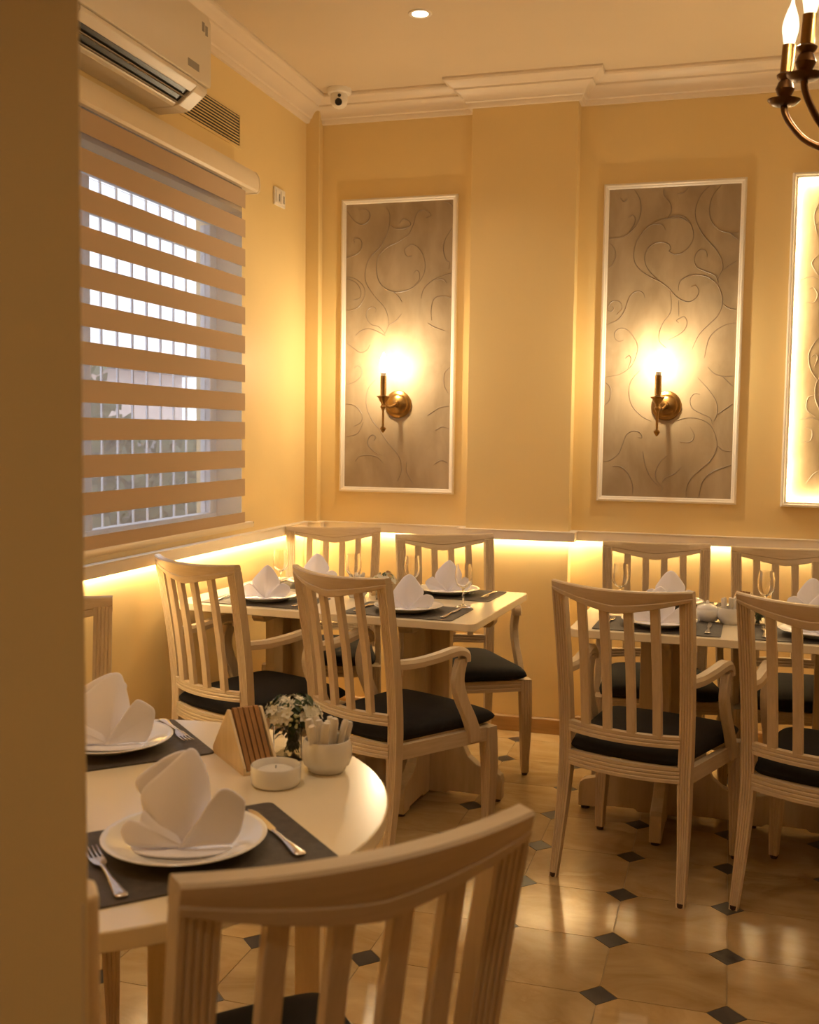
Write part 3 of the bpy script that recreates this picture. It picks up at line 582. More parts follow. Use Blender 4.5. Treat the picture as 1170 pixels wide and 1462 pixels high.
# ================================================================== chairs
def make_chair(arms):
    t = empty('dining_chair')
    KB = 1.0 if arms else .55        # the armless chairs have a flatter, heavier back
    TH = .014 if arms else .017; HX = 0 if arms else .008; PW = .040 if arms else .048
    ypath = [(-.238, 0), (-.215, .12), (-.195, .26), (-.186, .40), (-.190, .52), (-.205, .66), (-.228, .80), (-.252, .930)]
    zs = [z for _, z in ypath]
    def yat(z):
        for (y0, z0), (y1, z1) in zip(ypath, ypath[1:]):
            if z <= z1: return y0 + (y1 - y0) * (z - z0) / (z1 - z0)
        (y0, z0), (y1, z1) = ypath[-2:]
        return y0 + (y1 - y0) * (z - z0) / (z1 - z0)
    def bow(x, d=.034): return -d * KB * (1 - (x / .2) ** 2)
    def flute(w, t_, n, axis_back=True, both=True):
        """closed profile: width w, thickness t_, n grooves on the back (and front)"""
        pts = []; gd = .0024
        xs = [-w / 2 + w * (i + 1) / (n + 1) for i in range(n)]; gw = w / (n + 1) * .26
        pts.append((-w / 2, -t_ / 2))
        for x in xs: pts += [(x - gw, -t_ / 2), (x, -t_ / 2 + gd), (x + gw, -t_ / 2)]
        pts.append((w / 2, -t_ / 2)); pts.append((w / 2, t_ / 2))
        if both:
            for x in reversed(xs): pts += [(x + gw, t_ / 2), (x, t_ / 2 - gd), (x - gw, t_ / 2)]
        pts.append((-w / 2, t_ / 2))
        return pts
    for s in (-1, 1):
        st = []
        P = cr([(0, y, z) for y, z in ypath], 3)
        for p in P:
            z = p.z
            x = s * (.207 - .014 * min(1, z / .35) if z < .40 else .193 + .009 * (z - .4) / .5)
            k = .62 + .38 * min(1, z / .34)
            st.append(((x, p.y, z), (k, 0, 0), (0, k, 0)))
        b = MB().sweep(st, flute(PW, .032, 4)).build('back_post', 'wood_v', t)
        MB().lathe([(0, 0), (.011, 0), (.0125, .004), (.0125, .013), (0, .013)], 14, (s * .207, -.238, 0)).build('glide', 'glide', b, smooth=40)
    # crest rail: bowed backwards, its lower edge dips to a shallow V
    n = 24; v = []; f = []
    for i in range(n + 1):
        u = -1 + 2 * i / n; x = u * (.2225 if arms else .227)
        zt = .955 - .008 * KB * (1 - u * u); hh = .030 + HX + .042 * (1 - abs(u) ** 1.2)
        b_ = -.058 * KB * (1 - u * u); th = TH
        zb = zt - hh; zg = zb + hh * .36
        yt = yat(zt) + b_; yb = yat(zb) + b_; yg = yat(zg) + b_
        sec = [(yt - th, zt - .004), (yt - th + .004, zt), (yt + th - .004, zt), (yt + th, zt - .004), (yg + th, zg + .003), (yg + th - .002, zg), (yg + th, zg - .003), (yb + th, zb + .002), (yb + th - .003, zb), (yb - th + .003, zb), (yb - th, zb + .002),
               (yg - th, zg - .003), (yg - th + .002, zg), (yg - th, zg + .003)]
        v += [(x, a, b2) for a, b2 in sec]
    m = 14
    for i in range(n):
        for k in range(m):
            l = (k + 1) % m; f.append((i * m + k, i * m + l, (i + 1) * m + l, (i + 1) * m + k))
    f += [tuple(reversed(range(m))), tuple(range(n * m, n * m + m))]
    MB().add(v, f).build('crest_rail', 'wood_h', t, smooth=30)
    for x in (-.1155, -.0385, .0385, .1155):
        u = x / .2225; zb = .955 - .008 * KB * (1 - u * u) - (.030 + HX + .042 * (1 - abs(u) ** 1.2)) + .006
        st = [((x, yat(z) + bow(x, .054 - .006 * (.95 - z) / .45), z), (1, 0, 0), (0, 1, 0)) for z in (.495, .60, .70, .80, zb)]
        MB().sweep(st, [(-.0138, -.009), (.0138, -.009), (.0138, .009), (-.0138, .009)]).build('back_slat', 'wood_v', t, bevel=.002)
    def rail(z0, z1, y, d, n_g, name, xw=.180):
        st = []
        for i in range(13):
            x = -xw + 2 * xw * i / 12
            st.append(((x, y + bow(x, d), (z0 + z1) / 2), (0, 0, 1), (0, 1, 0)))
        return MB().sweep(st, flute(z1 - z0, .022, n_g)).build(name, 'wood_h', t)
    rail(.470, .505, yat(.49), .048, 2, 'lower_back_rail')
    rail(.362, .410, yat(.39), .042, 3, 'seat_rail')
    for s in (-1, 1):
        a = Vector((s * .196, -.178, .382)); b = Vector((s * .236, .215, .378)); d = (b - a).normalized(); nrm = Vector((d.y, -d.x, 0)) * s
        MB().sweep([(p, (0, 0, 1), nrm) for p in (a, b)], flute(.048, .022, 3, both=False)).build('seat_rail', 'wood_y', t)
        st = []
        for z, k, dy in ((.402, 1, 0), (.36, 1, .003), (.26, .93, .010), (.16, .80, .008), (.07, .66, .002), (.012, .58, .004)):
            st.append(((s * (.233 + .006 * (1 - z / .4)), .226 + dy, z), (k, 0, 0), (0, k, 0)))
        l_ = MB().sweep(st, flute(.046, .046, 3)).build('front_leg', 'wood_v', t)
        MB().lathe([(0, 0), (.011, 0), (.0125, .004), (.0125, .013), (0, .013)], 14, (s * .239, .230, 0)).build('glide', 'glide', l_, smooth=40)
    MB().sweep([((x, .236 + .006 * (1 - (x / .23) ** 2), .378), (0, 0, 1), (0, 1, 0)) for x in (-.212, -.1, 0, .1, .212)], flute(.046, .022, 2)).build('seat_rail', 'wood_h', t)
    # upholstered seat
    n = 20; v = []; f = []
    def cpt(u, w_, side):
        sx = math.copysign(abs(u) ** 1.0, u)
        y = -.182 + (w_ + 1) / 2 * .452
        hw = .182 + .058 * (w_ + 1) / 2
        e = max(0, 1 - abs(u) ** 10) ** .34 * max(0, 1 - abs(w_) ** 10) ** .34
        x = u * hw * (1 - .05 * max(0, abs(w_) - .7) / .3)
        y += bow(x * .8, .036) * max(0, -w_) + .012 * (1 - u * u) * max(0, w_)
        return (x, y, .426 + (.028 * e + .012 * (1 - u * u) * (1 - w_ * w_) if side else -.024 * e))
    for side in (1, 0):
        for i in range(n + 1):
            for j in range(n + 1):
                a = math.sin(math.pi / 2 * (-1 + 2 * i / n)); b = math.sin(math.pi / 2 * (-1 + 2 * j / n))
                v.append(cpt(a, b, side))
    N1 = (n + 1) ** 2
    for i in range(n):
        for j in range(n):
            q = (i * (n + 1) + j, (i + 1) * (n + 1) + j, (i + 1) * (n + 1) + j + 1, i * (n + 1) + j + 1)
            f.append(q); f.append(tuple(N1 + k for k in reversed(q)))
    cu = MB().add(v, f).build('seat_cushion', 'cushion', t, smooth=70)
    # paper care tag under the back rail
    if arms:
        for s in (-1, 1):
            P = cr([(.197, -.196, .668), (.206, -.11, .664), (.218, -.02, .672), (.227, .04, .682), (.231, .078, .681), (.232, .100, .666), (.232, .102, .645)], 4)
            st = []
            for i, p in enumerate(P):
                tt = (P[min(i + 1, len(P) - 1)] - P[max(i - 1, 0)]).normalized()
                side = Vector((tt.y, -tt.x, 0))
                side = side.normalized() if side.length > .3 else Vector((1, 0, 0))
                if side.x < 0: side = -side
                up = side.cross(tt).normalized()
                if i and up.dot(pu) < 0: up = -up
                pu = up
                wd = 1.0 + .15 * i / len(P)
                st.append(((s * p.x, p.y, p.z), Vector((s * side.x, side.y, side.z)) * wd, Vector((s * up.x, up.y, up.z))))
            MB().sweep(st, [(-.018, -.013), (.018, -.013), (.019, .004), (.012, .015), (-.012, .015), (-.019, .004)]).build('arm_rest', 'wood_y', t, smooth=35)
            P = cr([(.232, .086, .656), (.232, .068, .605), (.232, .068, .565), (.234, .088, .51), (.237, .118, .455), (.239, .141, .40), (.239, .147, .362)], 3)
            st = [((s * p.x, p.y, p.z), (1, 0, 0), (0, .92 + .25 * i / len(P), 0)) for i, p in enumerate(P)]
            MB().sweep(st, [(-.013, -.024), (.013, -.024), (.013, .024), (-.013, .024)]).build('arm_support', 'wood_v', t, bevel=.004)
    return t
proto_a = make_chair(True); proto_s = make_chair(False)
CH = [ # proto, x, y, rot, scale, label
    ('a', -1.704, .949, -24.5, 1, 'pale oak armchair seen from behind at the window end of the corner table'),
    ('a', -1.118, .836, -27.5, 1, 'pale oak armchair seen from behind at the aisle end of the corner table'),
    ('a', -1.752, 1.85, -165, 1, 'pale oak armchair facing us, in the room corner under the ledge'),
    ('a', -1.126, 1.758, -152, 1, 'pale oak armchair facing us in front of the pilaster, turned to the corner table'),
    ('a', -.270, .868, -15.5, 1, 'pale oak armchair seen from behind at the left of the right-hand table'),
    ('a', .294, .774, -20, 1, 'pale oak armchair cut by the right edge of the picture, seen from behind'),
    ('a', -.290, 1.735, -172.5, 1, 'pale oak armchair facing us under the framed panel right of the pilaster'),
    ('a', .232, 1.722, -173, 1, 'pale oak armchair facing us at the right edge, below the glowing panel'),
    ('s', -.628, -1.3095, 46.9, .988, 'armless pale oak chair in the near foreground, seen from behind'),
    ('s', -1.688, -.450, -150, 1, 'pale oak chair half hidden by the partition, beyond the round table'),
]
used = set()
for k, x, y, rz, sc_, lab in CH:
    p = proto_a if k == 'a' else proto_s
    o = p if k not in used else copy_tree(p)
    used.add(k)
    o.location = (x, y, 0); o.rotation_euler.z = R(rz); o.scale = (sc_, sc_ * (1.12 if sc_ < 1 else 1), sc_)
    tag(o, lab, 'chair', 'pale oak dining chairs with black seats')

# ================================================================== tables
def rrect(w, d, r, n=5):
    pts = []
    for cx, cy, a0 in ((w / 2 - r, d / 2 - r, 0), (-w / 2 + r, d / 2 - r, 90), (-w / 2 + r, -d / 2 + r, 180), (w / 2 - r, -d / 2 + r, 270)):
        for i in range(n + 1):
            a = R(a0 + 90 * i / n); pts.append((cx + r * math.cos(a), cy + r * math.sin(a)))
    return pts
def rect_table(x, y, rz, label):
    t = empty('dining_table', (x, y, 0), R(rz)); tag(t, label, 'table', 'rectangular dining tables on scrolled pedestals')
    MB().prism(rrect(1.20, .80, .03), ZT - .028, ZT).build('table_top', 'top', t, bevel=.003)
    half_ = [(.095, .675), (.095, .300), (.118, .296), (.138, .280), (.148, .25), (.156, .205), (.176, .165), (.21, .138), (.255, .124), (.288, .116), (.305, .104), (.310, .085), (.310, .012), (.25, .012), (.24, .022), (.10, .022), (.09, .012), (0, .012)]
    prof = half_ + [(-a, b) for a, b in reversed(half_[:-1])]
    for px in (-.30, .30):
        pd = empty('pedestal', (px, 0, 0)); pd.parent = t
        for k in range(2):
            mt = Matrix.Rotation(R(90) * k, 4, 'Z') @ Matrix.Rotation(R(90), 4, 'X')
            th = .021 if k == 0 else .0205
            MB().prism(prof, -th, th, mt).build('scrolled_board', 'pedestal', pd, bevel=.003)
            bm = [(-.27, ZT - .0285), (-.27, ZT - .062), (-.255, ZT - .078), (.255, ZT - .078), (.27, ZT - .062), (.27, ZT - .0285)]
            MB().prism(bm, -th - .006, th + .006, mt).build('top_beam', 'pedestal', pd, bevel=.003)
            for e in (-1, 1):
                q = mt @ Vector((e * .285, 0, 0)); MB().lathe([(0, 0), (.016, 0), (.016, .012), (0, .012)], 12, (q.x, q.y, 0)).build('foot_pad', 'glide', pd)
    return t
T1 = (-1.437, 1.355, -3.2); T2 = (.068, 1.345, -1.5)
rect_table(*T1, 'cream rectangular table in the room corner by the window')
rect_table(*T2, 'cream rectangular table at the right under the framed panels')
RT = (-1.108, -1.009); RR_ = .531
t = empty('round_table', (RT[0], RT[1], 0)); tag(t, 'round cream table in the left foreground', 'table')
MB().prism([(RR_ * math.cos(2 * math.pi * i / 96), RR_ * math.sin(2 * math.pi * i / 96)) for i in range(96)], ZT - .030, ZT).build('table_top', 'top', t, bevel=.003, smooth=30)
lp = [(.197, -.081), (.306, .286), (-.320, .350), (-.400, -.010)]
for q in lp:
    l_ = MB().box(-.025, .025, -.025, .025, .006, ZT - .030).build('leg', 'wood_light', t, bevel=.003, loc=(q[0], q[1], 0), rotz=R(12))
    MB().box(-.02, .02, -.02, .02, 0, .007).build('glide', 'glide', l_)
for k in range(4):
    a, b = Vector(lp[k]), Vector(lp[(k + 1) % 4]); d = b - a
    MB().box(.02, d.length - .02, -.010, .010, ZT - .085, ZT - .031).build('apron_beam', 'wood_light', t, loc=(a.x, a.y, 0), rotz=math.atan2(d.y, d.x), bevel=.002)

# ================================================================== tableware
def local(tx, ty, rz):
    a = R(rz)
    return lambda u, v: (tx + u * math.cos(a) - v * math.sin(a), ty + u * math.sin(a) + v * math.cos(a))
mat_me = MB().prism(rrect(.42, .285, .012, 3), 0, .003).mesh('placemat', 'mat')
plate_prof = [(0, .003), (.060, .003), (.064, 0), (.072, 0), (.078, .004), (.100, .012), (.127, .0205), (.1285, .0225), (.127, .0235), (.118, .021), (.098, .0150), (.084, .010), (.078, .0075), (.070, .0065), (0, .0065)]
plate_me = MB().lathe(plate_prof, 56).mesh('dinner_plate', 'china', 50)
def lerp_curve(rim, k=5):
    """mostly straight edges between rim points, corners rounded a little"""
    P = [Vector(p) for p in rim]
    A = [P[0]]
    for a, b in zip(P, P[1:]):
        for t in range(1, k + 1): A.append(a.lerp(b, t / k))
    for _ in range(3):
        A = [A[0]] + [(A[i - 1] + 2 * A[i] + A[i + 1]) / 4 for i in range(1, len(A) - 1)] + [A[-1]]
    return A
def fan(m, rim, base=(0, 0, 0), rows=10, lean=.008):
    P = lerp_curve(rim); n = len(P); v = []; f = []; B = Vector(base)
    for j in range(rows):
        s = j / (rows - 1)
        for p in P:
            q = B + Vector(((p.x - B.x) * s, (p.y - B.y) * s, (p.z - B.z) * s ** 1.1))
            bu = math.sin(math.pi * s); q.y -= bu * lean; q.z += .0030 + bu * .003
            v.append(q)
    for j in range(rows - 1):
        for i in range(n - 1):
            f.append((j * n + i, j * n + i + 1, (j + 1) * n + i + 1, (j + 1) * n + i))
    m.add(v, f)
def napkin(fans, seed):
    m = MB(); rn = random.Random(seed)
    for rim, base, lean in fans:
        fan(m, [(a + rn.uniform(-.003, .003), b + rn.uniform(-.002, .002), c + rn.uniform(-.003, .003) * (c > .012)) for a, b, c in rim], base, lean=lean)
    k = [Vector((.088 * math.cos(R(a)), .048 * math.sin(R(a)) - .002, .002)) for a in range(-178, 3, 12)]
    m.add([Vector((0, .030, .002))] + k, [(0, i + 1, i + 2) for i in range(len(k) - 1)])
    o = m.build('folded_napkin', 'napkin', smooth=180)
    md = o.modifiers.new('thick', 'SOLIDIFY'); md.thickness = .0036; md.offset = 0
    md = o.modifiers.new('soft', 'SUBSURF'); md.levels = 1; md.render_levels = 1
    return o
# a napkin is a few soft fans of cloth gathered at the plate's centre: (rim, gathering point, lean)
SAIL = [(-.030, .010, .004), (-.066, .018, .052), (-.070, .026, .078), (-.030, .040, .116), (.004, .046, .142), (.018, .046, .136), (.034, .044, .100), (.042, .040, .055), (.030, .030, .006)]
SAIL_BACK = [(-.030, .030, .020), (-.082, .040, .078), (-.084, .046, .094), (-.040, .054, .124), (.000, .056, .141), (.030, .054, .110)]
RIGHT = [(.008, -.008, .003), (.036, -.006, .052), (.058, .000, .092), (.070, .006, .094), (.094, .012, .074), (.100, .014, .060), (.090, .010, .022), (.080, .000, .004)]
LEFT = [(-.020, .018, .030), (-.052, .018, .056), (-.066, .010, .050), (-.062, .000, .034), (-.086, .002, .040), (-.094, -.006, .024), (-.084, -.014, .006), (-.050, -.012, .002)]
nap_a = [(SAIL, (.004, -.002, .002), .012), (SAIL_BACK, (0, .02, .01), .002), (RIGHT, (-.002, -.016, .002), .004), (LEFT, (.006, -.010, .003), .006)]
PEAK = [(-.040, .004, .004), (-.058, .014, .058), (-.050, .022, .076), (-.018, .032, .114), (0, .034, .126), (.018, .032, .114), (.050, .022, .076), (.058, .014, .058), (.040, .004, .004)]
WING = [(-.018, -.004, .003), (-.046, -.004, .040), (-.064, .004, .060), (-.090, .012, .046), (-.096, .012, .030), (-.078, .000, .004)]
nap_s = [(PEAK, (0, -.004, .002), .010), (WING, (.0, -.012, .002), .004), ([(-a, b, c) for a, b, c in reversed(WING)], (0, -.012, .002), .004)]
fan_me = [napkin(nap_s, s_) for s_ in (1, 2, 3, 4)]
nap_me = [napkin(nap_a, 11), napkin(nap_a, 12)]
def spline_flat(pts):
    """flat handle: (along, halfwidth, z, half thickness)"""
    m = MB(); st = [((0, y, z), (w_, 0, 0), (0, 0, th)) for y, w_, z, th in pts]
    return m.sweep(st, [(-1, -.4), (-.7, -1), (.7, -1), (1, -.4), (1, .4), (.7, 1), (-.7, 1), (-1, .4)])
hand = [(-.100, .0030, .003, .0012), (-.098, .0080, .003, .0018), (-.090, .0100, .003, .0020), (-.070, .0080, .0035, .0020), (-.03, .0042, .005, .0019), (0, .0034, .0065, .0018), (.015, .0045, .0065, .0015)]
def proto_cutlery():
    fk = empty('fork'); spline_flat(hand).build('handle', 'steel', fk, smooth=50)
    spline_flat([(.013, .0045, .0065, .0013), (.028, .0100, .005, .0011), (.048, .0115, .0035, .0010), (.054, .0115, .0032, .0010)]).build('head', 'steel', fk, smooth=50)
    for x in (-.0098, -.0033, .0033, .0098):
        MB().sweep([((x, .053, .0032), (.0016, 0, 0), (0, 0, .0009)), ((x, .075, .0035), (.0015, 0, 0), (0, 0, .0008)), ((x, .098, .0062), (.0007, 0, 0), (0, 0, .0005))], [(-1, -1), (1, -1), (1, 1), (-1, 1)]).build('tine', 'steel', fk)
    kn = empty('table_knife'); spline_flat([(a, b, .0035, c) for a, b, _, c in hand]).build('handle', 'steel', kn, smooth=50)
    m = MB().prism([(-.0045, .014), (.0045, .014), (.0075, .024), (.0085, .07), (.0080, .105), (.0035, .122), (-.0030, .124), (-.0055, .105), (-.0060, .024)], .0026, .0040)
    m.build('blade', 'steel', kn, bevel=.0005)
    return fk, kn
fork0, knife0 = proto_cutlery()
cut_used = {'f': False, 'k': False}
def cutlery(kind, x, y, z, rz, label):
    p = fork0 if kind == 'f' else knife0
    o = p if not cut_used[kind] else copy_tree(p); cut_used[kind] = True
    o.location = (x, y, z); o.rotation_euler = (0, 0, R(rz)); tag(o, label, 'fork' if kind == 'f' else 'knife', 'steel cutlery laid on the placemats')
def single(me, name, loc, rz, label, cat, group):
    o = bpy.data.objects.new(name, me); col.objects.link(o); o.location = loc; o.rotation_euler.z = R(rz); tag(o, label, cat, group); return o
nap_seen = set()
def cloth(src, loc, rz, label, group):
    o = src if src.name not in nap_seen else src.copy()
    if o is not src: col.objects.link(o)
    nap_seen.add(src.name)
    o.location = loc; o.rotation_euler.z = R(rz); tag(o, label, 'napkin', group)
def setting(x, y, rz, where, nap, nap_rz, po=(0, 0), fork=(-.168, -.01), knife=(.166, -.01)):
    """x, y: mat centre; rz: the diner faces local +y"""
    L = local(x, y, rz)
    single(mat_me, 'placemat', (x, y, ZT), rz, 'charcoal placemat ' + where, 'placemat', 'charcoal placemats')
    q = L(*po); single(plate_me, 'dinner_plate', (q[0], q[1], ZT + .003), 0, 'white dinner plate ' + where, 'plate', 'white dinner plates')
    q = L(po[0], po[1]); a = R(nap_rz); off = .022
    cloth(nap, (q[0] + off * math.sin(a), q[1] - off * math.cos(a), ZT + .0100), nap_rz, 'folded white napkin on the plate ' + where, 'folded white napkins')
    q = L(*fork); cutlery('f', q[0], q[1], ZT + .003, rz, 'steel fork ' + where)
    if knife:
        q = L(*knife); cutlery('k', q[0], q[1], ZT + .003, rz, 'steel table knife ' + where)
VN = 17   # the napkins' open side turns to the aisle
setting(-.838, -1.176, 46, 'at the near place of the round table', nap_me[0], VN, (.012, .012), fork=(-.122, -.03), knife=(.158, -.01))
setting(-1.268, -.748, 226, 'at the far place of the round table', nap_me[1], VN, (-.032, .0), fork=(-.184, -.042), knife=(.170, -.01))
tL = local(*T1)
for u, v, rz, nm, i in ((.30, -.232, 0, 'at the front aisle-side place of the corner table', 0), (-.285, -.225, 0, 'at the front window-side place of the corner table', 1),
                        (.305, .235, 180, 'at the rear aisle-side place of the corner table', 2), (-.285, .235, 180, 'at the rear window-side place of the corner table', 3)):
    q = tL(u, v); setting(q[0], q[1], rz + T1[2], nm, fan_me[i], 12 if rz == 0 else 8)
tL = local(*T2)
for u, v, rz, nm, i in ((-.315, -.232, 0, 'at the front left place of the right-hand table', 2), (.20, -.232, 0, 'at the front right place of the right-hand table', 1),
                        (-.315, .235, 180, 'at the rear left place of the right-hand table', 0), (.20, .235, 180, 'at the rear right place of the right-hand table', 3)):
    q = tL(u, v); setting(q[0], q[1], rz + T2[2], nm, fan_me[i], 4)

# wine glasses
def make_glass():
    g_ = empty('wine_glass')
    MB().lathe([(0, 0), (.031, 0), (.032, .0015), (.020, .004), (.006, .0075), (.0036, .014), (.0034, .060), (.005, .068), (.008, .071), (0, .0715)], 32).build('stem_and_foot', 'glass', g_, smooth=60)
    MB().lathe([(0, .0716), (.008, .071), (.020, .078), (.029, .092), (.0325, .108), (.032, .128), (.0285, .150), (.0265, .162), (.0255, .162), (.0275, .149), (.0308, .128), (.0312, .108), (.0278, .0935), (.019, .0800), (.008, .0735), (0, .0732)], 36).build('bowl', 'glass', g_, smooth=60)
    return g_
g0 = make_glass(); gu = False
for x, y, nm in ((-1.813, 1.464, 'at the window side of the corner table'), (-1.240, 1.455, 'in the middle of the corner table near the flowers'), (-.985, 1.275, 'at the aisle end of the corner table'),
                 (-1.482, 1.435, 'between the two rear chairs on the corner table'), (-.425, 1.520, 'at the left end of the right-hand table'), (.106, 1.500, 'near the right edge on the right-hand table')):
    o = g0 if not gu else copy_tree(g0); gu = True
    o.location = (x, y, ZT + .0002); tag(o, 'clear empty wine glass ' + nm, 'wine glass', 'wine glasses')

# white pots, dishes, holders, flowers
pot_prof = [(0, 0), (.030, 0), (.033, .003), (.034, .008), (.041, .014), (.0445, .026), (.0445, .040), (.042, .053), (.0405, .057), (.038, .057), (.039, .050), (.041, .038), (.040, .018), (.030, .010), (0, .009)]
pot_me = MB().lathe(pot_prof, 36).mesh('sugar_pot', 'china', 50)
stick_me = MB().tube(cr([(0, 0, 0), (.0005, 0, .03), (-.0005, .0005, .06), (0, 0, .085)], 3), [.0055, .0062, .006, .0062, .006, .0058, .006, .0062, .006, .0045], 8).mesh('paper_sachet', 'paper_white', 50)
def pot(x, y, label, n, where, sc_=1.0, mat=None):
    o = single(pot_me, 'sugar_pot', (x, y, ZT), 0, label, 'pot', 'white ceramic pots'); o.scale = (sc_,) * 3
    rn = random.Random(int(abs(x) * 1000))
    for k in range(n):
        a = 2 * math.pi * k / n + rn.uniform(-.2, .2); r_ = .023 * sc_ if k % 3 else .008 * sc_
        s = single(stick_me, 'paper_sachet', (x + r_ * math.cos(a), y + r_ * math.sin(a), ZT + .0105 * sc_), 0, 'rolled white paper sachet standing in the pot ' + where, 'sachet', 'paper sachets ' + where)
        s.rotation_euler = (rn.uniform(-.14, .14) - .18 * math.sin(a) * (r_ > .01), .18 * math.cos(a) * (r_ > .01) + rn.uniform(-.14, .14), rn.uniform(0, 6))
        z_ = rn.uniform(.88, 1.02) * sc_; s.scale = (1.35 * sc_, 1.0 * sc_, z_)
pot(-.768, -.722, 'white ceramic pot full of paper sachets on the round table', 11, 'on the round table', 1.1)
pot(-.018, 1.262, 'white ceramic pot full of paper sachets on the right-hand table', 8, 'on the right-hand table')
pot(-1.440, 1.358, 'white ceramic pot of paper sachets on the corner table', 6, 'on the corner table')
cd = empty('candle_dish', (-.829, -.828, ZT)); tag(cd, 'low white ceramic dish with a candle on the round table', 'dish')
MB().lathe([(0, 0), (.041, 0), (.0455, .004), (.0465, .010), (.0465, .036), (.0450, .0375), (.0432, .036), (.0425, .012), (.038, .008), (0, .008)], 40).build('dish', 'china', cd, smooth=50)
MB().lathe([(0, .008), (.034, .008), (.036, .012), (.035, .026), (.028, .0295), (.010, .0305), (0, .0300)], 32).build('candle', 'wax', cd, smooth=50)
MB().tube([(0, 0, .029), (.0006, 0, .036)], .0008, 6).build('wick', 'dark', cd)
sb = empty('sugar_bowl', (-.096, 1.285, ZT)); tag(sb, 'white lidded sugar bowl on the right-hand table', 'bowl')
MB().lathe([(0, 0), (.030, 0), (.040, .012), (.0445, .026), (.042, .040), (.036, .046), (0, .046)], 32).build('bowl', 'china', sb, smooth=50)
MB().lathe([(0, .0462), (.037, .0462), (.034, .054), (.016, .062), (.006, .064), (.007, .070), (.004, .074), (0, .075)], 32).build('lid', 'china', sb, smooth=50)
sh = empty('salt_shaker', (-1.262, 1.365, ZT)); tag(sh, 'small white salt shaker beside the flowers on the corner table', 'shaker')
MB().lathe([(0, 0), (.018, 0), (.019, .004), (.015, .035), (.011, .050), (0, .050)], 24).build('body', 'china', sh, smooth=50)
MB().lathe([(0, .0502), (.0112, .0502), (.010, .060), (.005, .064), (0, .065)], 20).build('cap', 'china', sh, smooth=50)

def napkin_holder(x, y, rz, label, where, n=5, sc_=1.0):
    hld = empty('napkin_holder', (x, y, ZT), R(rz)); tag(hld, label, 'napkin holder', 'wooden napkin holders'); hld.scale = (sc_,) * 3
    tri = [(-.088, .006), (.088, .006), (.088, .014), (.004, .108), (-.004, .108), (-.088, .014)]
    rot = Matrix.Rotation(R(90), 4, 'X')
    for yy in (-.036, .030):
        MB().prism(tri, -.003, .003, Matrix.Translation((0, yy + .003, 0)) @ rot).build('side_panel', 'wood_light', hld, bevel=.001)
    MB().box(-.088, .088, -.036, .036, 0, .006).build('base', 'wood_light', hld, bevel=.001)
    tri2 = [(-.084, .001), (.084, .001), (.004, .103), (-.004, .103)]
    me = MB().prism(tri2, -.0042, .0042, rot).mesh('paper_napkin', 'paper_brown')
    for k in range(n):
        a = R(rz); yy = -.022 + .044 * k / (n - 1)
        o = single(me, 'paper_napkin', (x - yy * sc_ * math.sin(a), y + yy * sc_ * math.cos(a), ZT + .007 * sc_), rz, 'brown paper napkin standing in the wooden holder ' + where, 'paper napkin', 'brown paper napkins ' + where)
        o.scale = (sc_,) * 3
        o.rotation_euler.x = R((-.4, .3, -.2, .4, 0)[k % 5])
napkin_holder(-.942, -.722, -44, 'triangular maple napkin holder on the round table', 'on the round table')
napkin_holder(-1.345, 1.475, 30, 'triangular maple napkin holder behind the flowers on the corner table', 'on the corner table', 4, .85)
napkin_holder(.030, 1.43, 60, 'triangular maple napkin holder on the right-hand table', 'on the right-hand table', 4, .85)

def petals():
    m = MB()
    for k in range(5):
        a = 2 * math.pi * k / 5; d = Vector((math.cos(a), math.sin(a), 0)); s = Vector((-d.y, d.x, 0))
        m.add([(0, 0, 0), d * .005 + s * .0035 + Vector((0, 0, .002)), d * .0095 + Vector((0, 0, .0035)), d * .005 - s * .0035 + Vector((0, 0, .002))], [(0, 1, 2, 3)])
    return m.lathe([(0, .001), (.0018, .001), (.0015, .003), (0, .0035)], 6).mesh('blossom', 'petal', 60)
pet_me = petals()
bud_me = MB().lathe([(0, 0), (.0028, .0015), (.0034, .004), (.0022, .0068), (0, .008)], 8).mesh('bud', 'bud', 60)
leaf_me = MB().add([(0, 0, 0), (.010, .012, .003), (.009, .024, .004), (0, .036, .0), (-.009, .024, .004), (-.010, .012, .003), (0, .012, 0), (0, .024, .001)],
                   [(0, 1, 6), (1, 2, 7, 6), (2, 3, 7), (0, 6, 5), (6, 7, 4, 5), (7, 3, 4)]).mesh('leaf', 'leaf', 60)
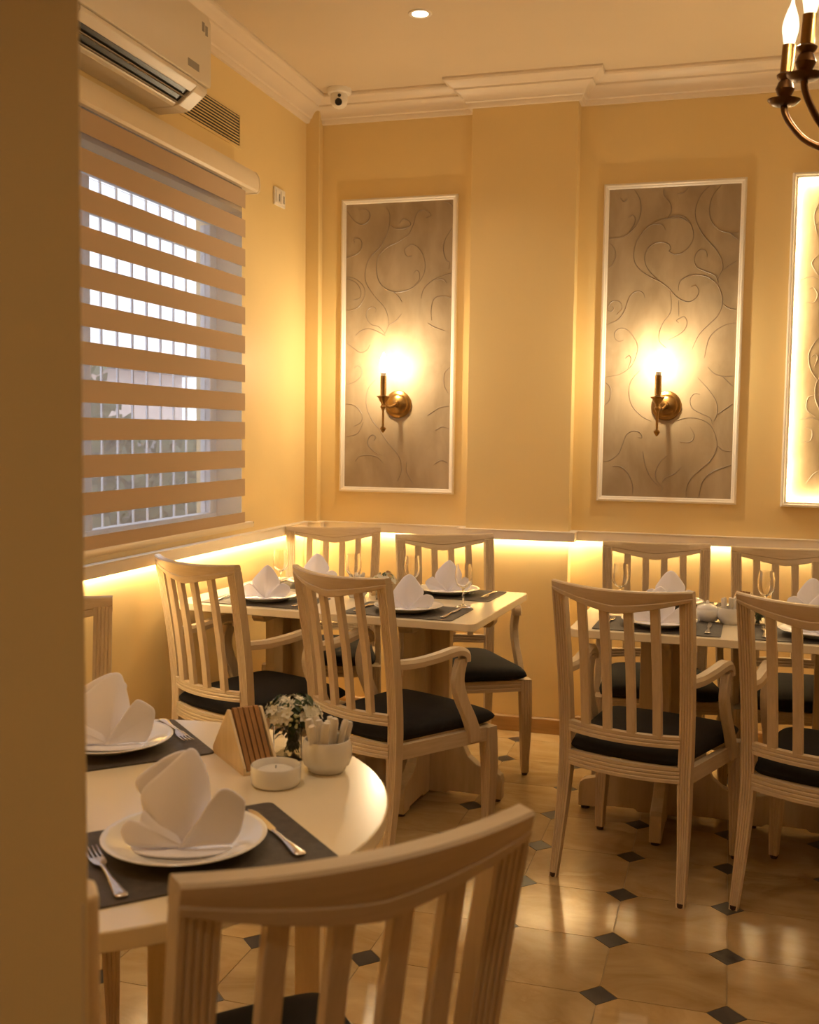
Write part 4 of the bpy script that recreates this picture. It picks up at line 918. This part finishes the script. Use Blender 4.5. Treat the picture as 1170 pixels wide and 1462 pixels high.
def flowers(x, y, label, seed, sc_=1.0, nb=95, nbud=60, nl=150):
    fl = empty('flower_vase', (x, y, ZT)); tag(fl, label, 'flowers', 'small vases of white flowers'); fl.scale = (sc_,) * 3
    rn = random.Random(seed)
    w_ = .031
    vs = MB().prism(rrect(w_ * 2, w_ * 2, .004, 3), 0, .006)
    outer = rrect(w_ * 2, w_ * 2, .004, 3); inner = rrect(w_ * 2 - .005, w_ * 2 - .005, .002, 3); n = len(outer)
    v = [(a, b, .006) for a, b in outer] + [(a, b, .068) for a, b in outer] + [(a, b, .068) for a, b in inner] + [(a, b, .006) for a, b in inner]
    vs = MB().prism(outer, 0, .006).add(v, [(r * n + i, r * n + (i + 1) % n, (r + 1) * n + (i + 1) % n, (r + 1) * n + i) for r in range(3) for i in range(n)])
    vs.build('glass_vase', 'glass', fl)
    stm = MB()
    for k in range(14):
        a = rn.uniform(0, 6.28); r0 = rn.uniform(0, .018); r1 = rn.uniform(.01, .04)
        stm.tube([(r0 * math.cos(a + 2), r0 * math.sin(a + 2), .008), (r1 * .5 * math.cos(a), r1 * .5 * math.sin(a), .06), (r1 * math.cos(a), r1 * math.sin(a), .098)], .0011, 5)
    stm.build('stems', 'leaf', fl)
    def place(me, nm, p, d, s=1.0):
        o = bpy.data.objects.new(nm, me); col.objects.link(o); o.parent = fl; o.location = p
        o.rotation_mode = 'QUATERNION'; o.rotation_quaternion = d.to_track_quat('Z', 'Y'); o.scale = (s,) * 3
    for k in range(nl):
        a = rn.uniform(0, 6.28); zz = rn.uniform(.010, .105); out = zz > .03 and k % 2 == 0; r_ = rn.uniform(.038, .050) if out else (.024 if zz < .062 else rn.uniform(.012, .044))
        d = Vector((math.cos(a), math.sin(a), rn.uniform(-.2, .9))).normalized()
        o_p = Vector((r_ * math.cos(a) * (1 if out else rn.uniform(.4, .8)), r_ * math.sin(a) * (1 if out else rn.uniform(.4, .8)), zz))
        place(leaf_me, 'leaf', o_p, (d + Vector((0, 0, .8))).normalized(), .62 if zz < .055 else .85)
    for k in range(nb):
        th = rn.uniform(0, 6.28); ph = math.acos(rn.uniform(.12, 1))
        d = Vector((math.sin(ph) * math.cos(th), math.sin(ph) * math.sin(th), math.cos(ph)))
        p = Vector((0, 0, .080)) + Vector((d.x * .056, d.y * .056, d.z * .038)) * rn.uniform(.9, 1.06)
        place(pet_me, 'blossom', p, d, rn.uniform(.95, 1.45))
    for k in range(nbud):
        th = rn.uniform(0, 6.28); ph = math.acos(rn.uniform(-.35, .6))
        d = Vector((math.sin(ph) * math.cos(th), math.sin(ph) * math.sin(th), math.cos(ph)))
        p = Vector((0, 0, .084)) + Vector((d.x * .046, d.y * .046, d.z * .036))
        place(bud_me, 'bud', p, d, rn.uniform(.8, 1.3))
flowers(-.868, -.655, 'bunch of small white flowers in a glass vase on the round table', 5)
flowers(-1.322, 1.345, 'small white flowers in a glass vase on the corner table', 6, .85, 36, 24, 40)
flowers(.078, 1.262, 'leafy sprig in a small glass vase on the right-hand table', 8, .7, 10, 12, 46)
